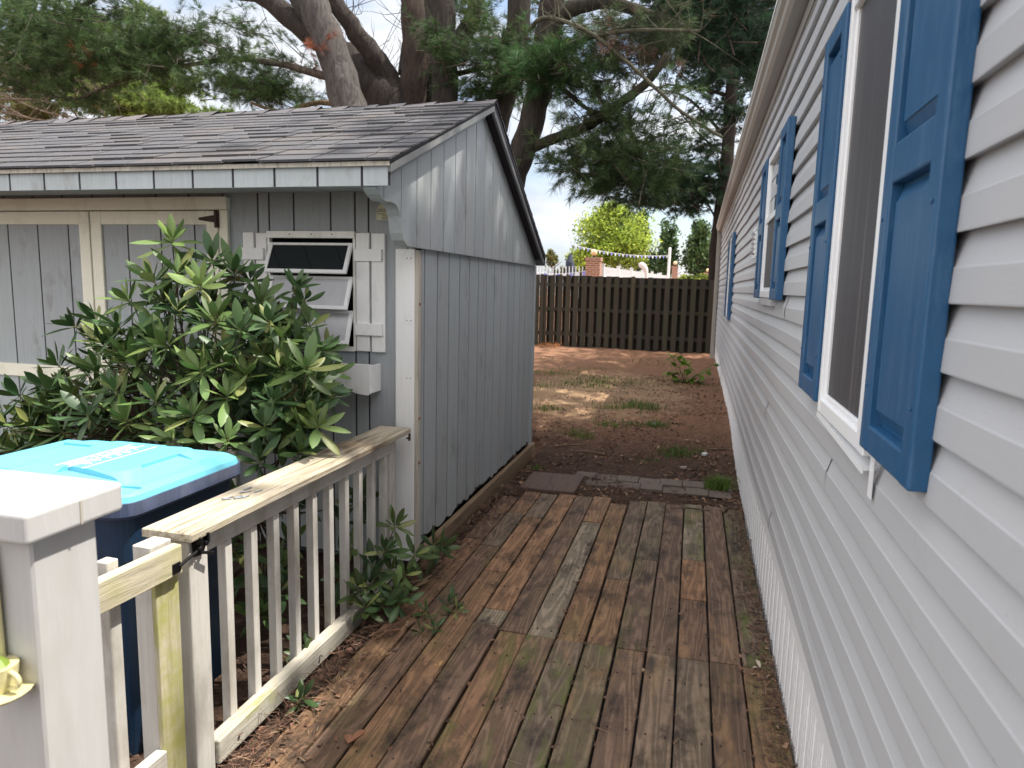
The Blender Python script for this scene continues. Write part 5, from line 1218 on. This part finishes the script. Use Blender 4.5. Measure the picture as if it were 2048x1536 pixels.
def weed():
    p = zpt(1370, 766, .15); base = Vector((p.x, p.y, ground_z(p.x, p.y))); W_ = empty('weed_seedling', base, 'leafy green seedling sprawling near the far corner of the house', 'plant'); lf = MB(); st = MB()
    for (px, py) in ((1345, 715), (1358, 722), (1370, 728), (1338, 745), (1345, 752), (1355, 748), (1375, 750), (1385, 760), (1400, 752), (1412, 742), (1425, 730), (1360, 762), (1395, 765), (1350, 733), (1375, 738)):
        q = at(px, py, base.y)-base; stem(st, (0, 0, 0), q, .006, .003, (.1, .12, .04))
        for k in range(5):
            d = Vector((rnd.uniform(-1, 1), rnd.uniform(-1, .3), rnd.uniform(-.3, .6))); leafy(lf, q, d, Vector((0, 0, 1)), .13, .09, jit((.14, .26, .03), .3))
    lf.build('foliage', 'leaff', W_); st.build('stems', 'bark', W_)
weed()
def dead_branch():
    p = zpt(1095, 696, .15); base = Vector((p.x, p.y, ground_z(p.x, p.y))); D = empty('fallen_branch', base, 'rust orange dead pine branch on the ground by the far fence', 'branch'); b = MB()
    b.tube([(-.2, 0, 0), (0, 0, .1), (.25, 0, .06)], [.012, .01, .005], 5, (.2, .14, .09))
    for i in range(300): q = Vector((rnd.uniform(-.25, .35), rnd.uniform(-.2, .2), rnd.uniform(0, .12))); d = Vector((rnd.uniform(-1, 1), rnd.uniform(-1, 1), rnd.uniform(-.2, .8))).normalized(); s = Vector((rnd.uniform(-1, 1), rnd.uniform(-1, 1), 0))*.005; n0 = len(b.v); b.v += [tuple(q-s), tuple(q+s), tuple(q+d*.12)]; b.face((n0, n0+1, n0+2), jit((.34, .13, .04), .3))
    b.build('dry_needles', 'litter', D)
dead_branch()
def curl_leaf(name, p, label, L, col, rz=0):
    b = MB(); leafy(b, Vector((0, 0, .004)), Vector((1, 0, .15)), Vector((0, 0, 1)), L, L*.5, col, curl=-.35, fold=1.0); leafy(b, Vector((0, .01, .004)), Vector((.3, 1, .3)), Vector((0, 0, 1)), L*.6, L*.35, col, curl=.3, fold=.8)
    o = b.build(name, 'litter', smooth=True); o.location = p; o.rotation_euler.z = rz; tag(o, label, 'leaf')
curl_leaf('dry_leaf', zpt(695, 1490, .003), 'curled reddish brown dead leaf on the near deck boards', .075, (.25, .12, .07), .6)
curl_leaf('dry_leaf', zpt(878, 1335, .003), 'tiny tan dead leaf on the deck right of the railing', .03, (.4, .24, .1), 1.4)
curl_leaf('dry_leaf', zpt(1520, 1338, .003), 'pale dead leaf lying against the white skirting ribs', .04, (.4, .34, .28), 2)
for i, (px, py, l, r_, lab) in enumerate(((1440, 905, .45, .3, 'long thin pale stick lying in the dirt near the skirting'), (1180, 905, .5, -.1, 'long thin stick lying in the dirt across the middle of the yard'), (1200, 925, .18, -.6, 'short fat stick just beyond the buried pavers'), (1140, 895, .35, .5, 'thin bent stick in the dirt near the shed corner'), (1380, 1020, .3, .1, 'stick lying across the deck board ends'), (1450, 1022, .1, 1.3, 'stubby chunk of bark at the deck end by the skirting'))):
    p = zpt(px, py, .01); b = MB(); z0 = (ground_z(p.x, p.y) if p.y > 5.7 else .004)
    b.tube([(-l/2, 0, 0), (-l/6, .012, .012), (l/5, -.01, .012), (l/2, .008, 0)], [.005, .008, .007, .003] if i != 5 else [.014, .018, .016, .01], 6, jit((.17, .12, .085), .2)); o = b.build('stick', 'bark', smooth=True); o.location = (p.x, p.y, z0+.008); o.rotation_euler.z = r_; tag(o, lab, 'stick')
def scrap(px, py, sx, lab, cat, col, name):
    p = zpt(px, py, .0); b = MB(); rr = random.Random(px)
    for k in range(5): b.box(-sx*rr.random(), -.02*rr.random()-.005, 0, sx*rr.random()+.01, .02*rr.random()+.005, .01+.02*rr.random(), col=col)
    o = b.build(name, 'litter', bevel=.003); o.location = (p.x, p.y, ground_z(p.x, p.y) if p.y > 5.7 else 0.0); o.rotation_euler.z = rr.random(); tag(o, lab, cat)
scrap(1307, 866, .05, 'crumpled white scrap in the middle of the dirt yard', 'litter scrap', (.6, .6, .62), 'paper_scrap')
scrap(1408, 916, .04, 'small white scrap in the dirt near the grass tuft', 'litter scrap', (.55, .55, .55), 'paper_scrap')
scrap(1366, 933, .035, 'pale pinkish scrap just beyond the buried pavers', 'litter scrap', (.45, .36, .34), 'paper_scrap')
def rot_wood():
    b = MB(); rr = random.Random(5)
    for k in range(9):
        m = Matrix.Translation((rr.uniform(-.06, .06), rr.uniform(-.1, .1), .012+rr.random()*.012)) @ Matrix.Rotation(rr.uniform(-.3, .3), 4, 'Z') @ Matrix.Rotation(rr.uniform(-.2, .2), 4, 'X'); b.box(-.006, -.045, -.005, .006, .045, .005, m, jit((.13, .07, .04), .4))
    o = b.build('rotten_wood_chunk', 'litter', bevel=.003); p = zpt(785, 1255, .0); o.location = (p.x, p.y, .0); o.rotation_euler.z = -.5; tag(o, 'splintered chunk of rotten wood on the deck below the rhododendron shoots', 'wood chunk')
    b = MB()
    for k in range(5):
        m = Matrix.Translation((rr.uniform(-.03, .03), rr.uniform(-.05, .05), .012+rr.random()*.01)) @ Matrix.Rotation(rr.uniform(-.3, .3), 4, 'Z'); b.box(-.006, -.04, -.003, .006, .05, .003, m, jit((.26, .17, .10), .2))
    o = b.build('bark_chips', 'litter', bevel=.002); p = zpt(848, 1168, .0); o.location = (p.x, p.y, .0); o.rotation_euler.z = -.4; tag(o, 'pale splinters lying at the foot of the shed skirt board', 'wood chunk')
rot_wood()
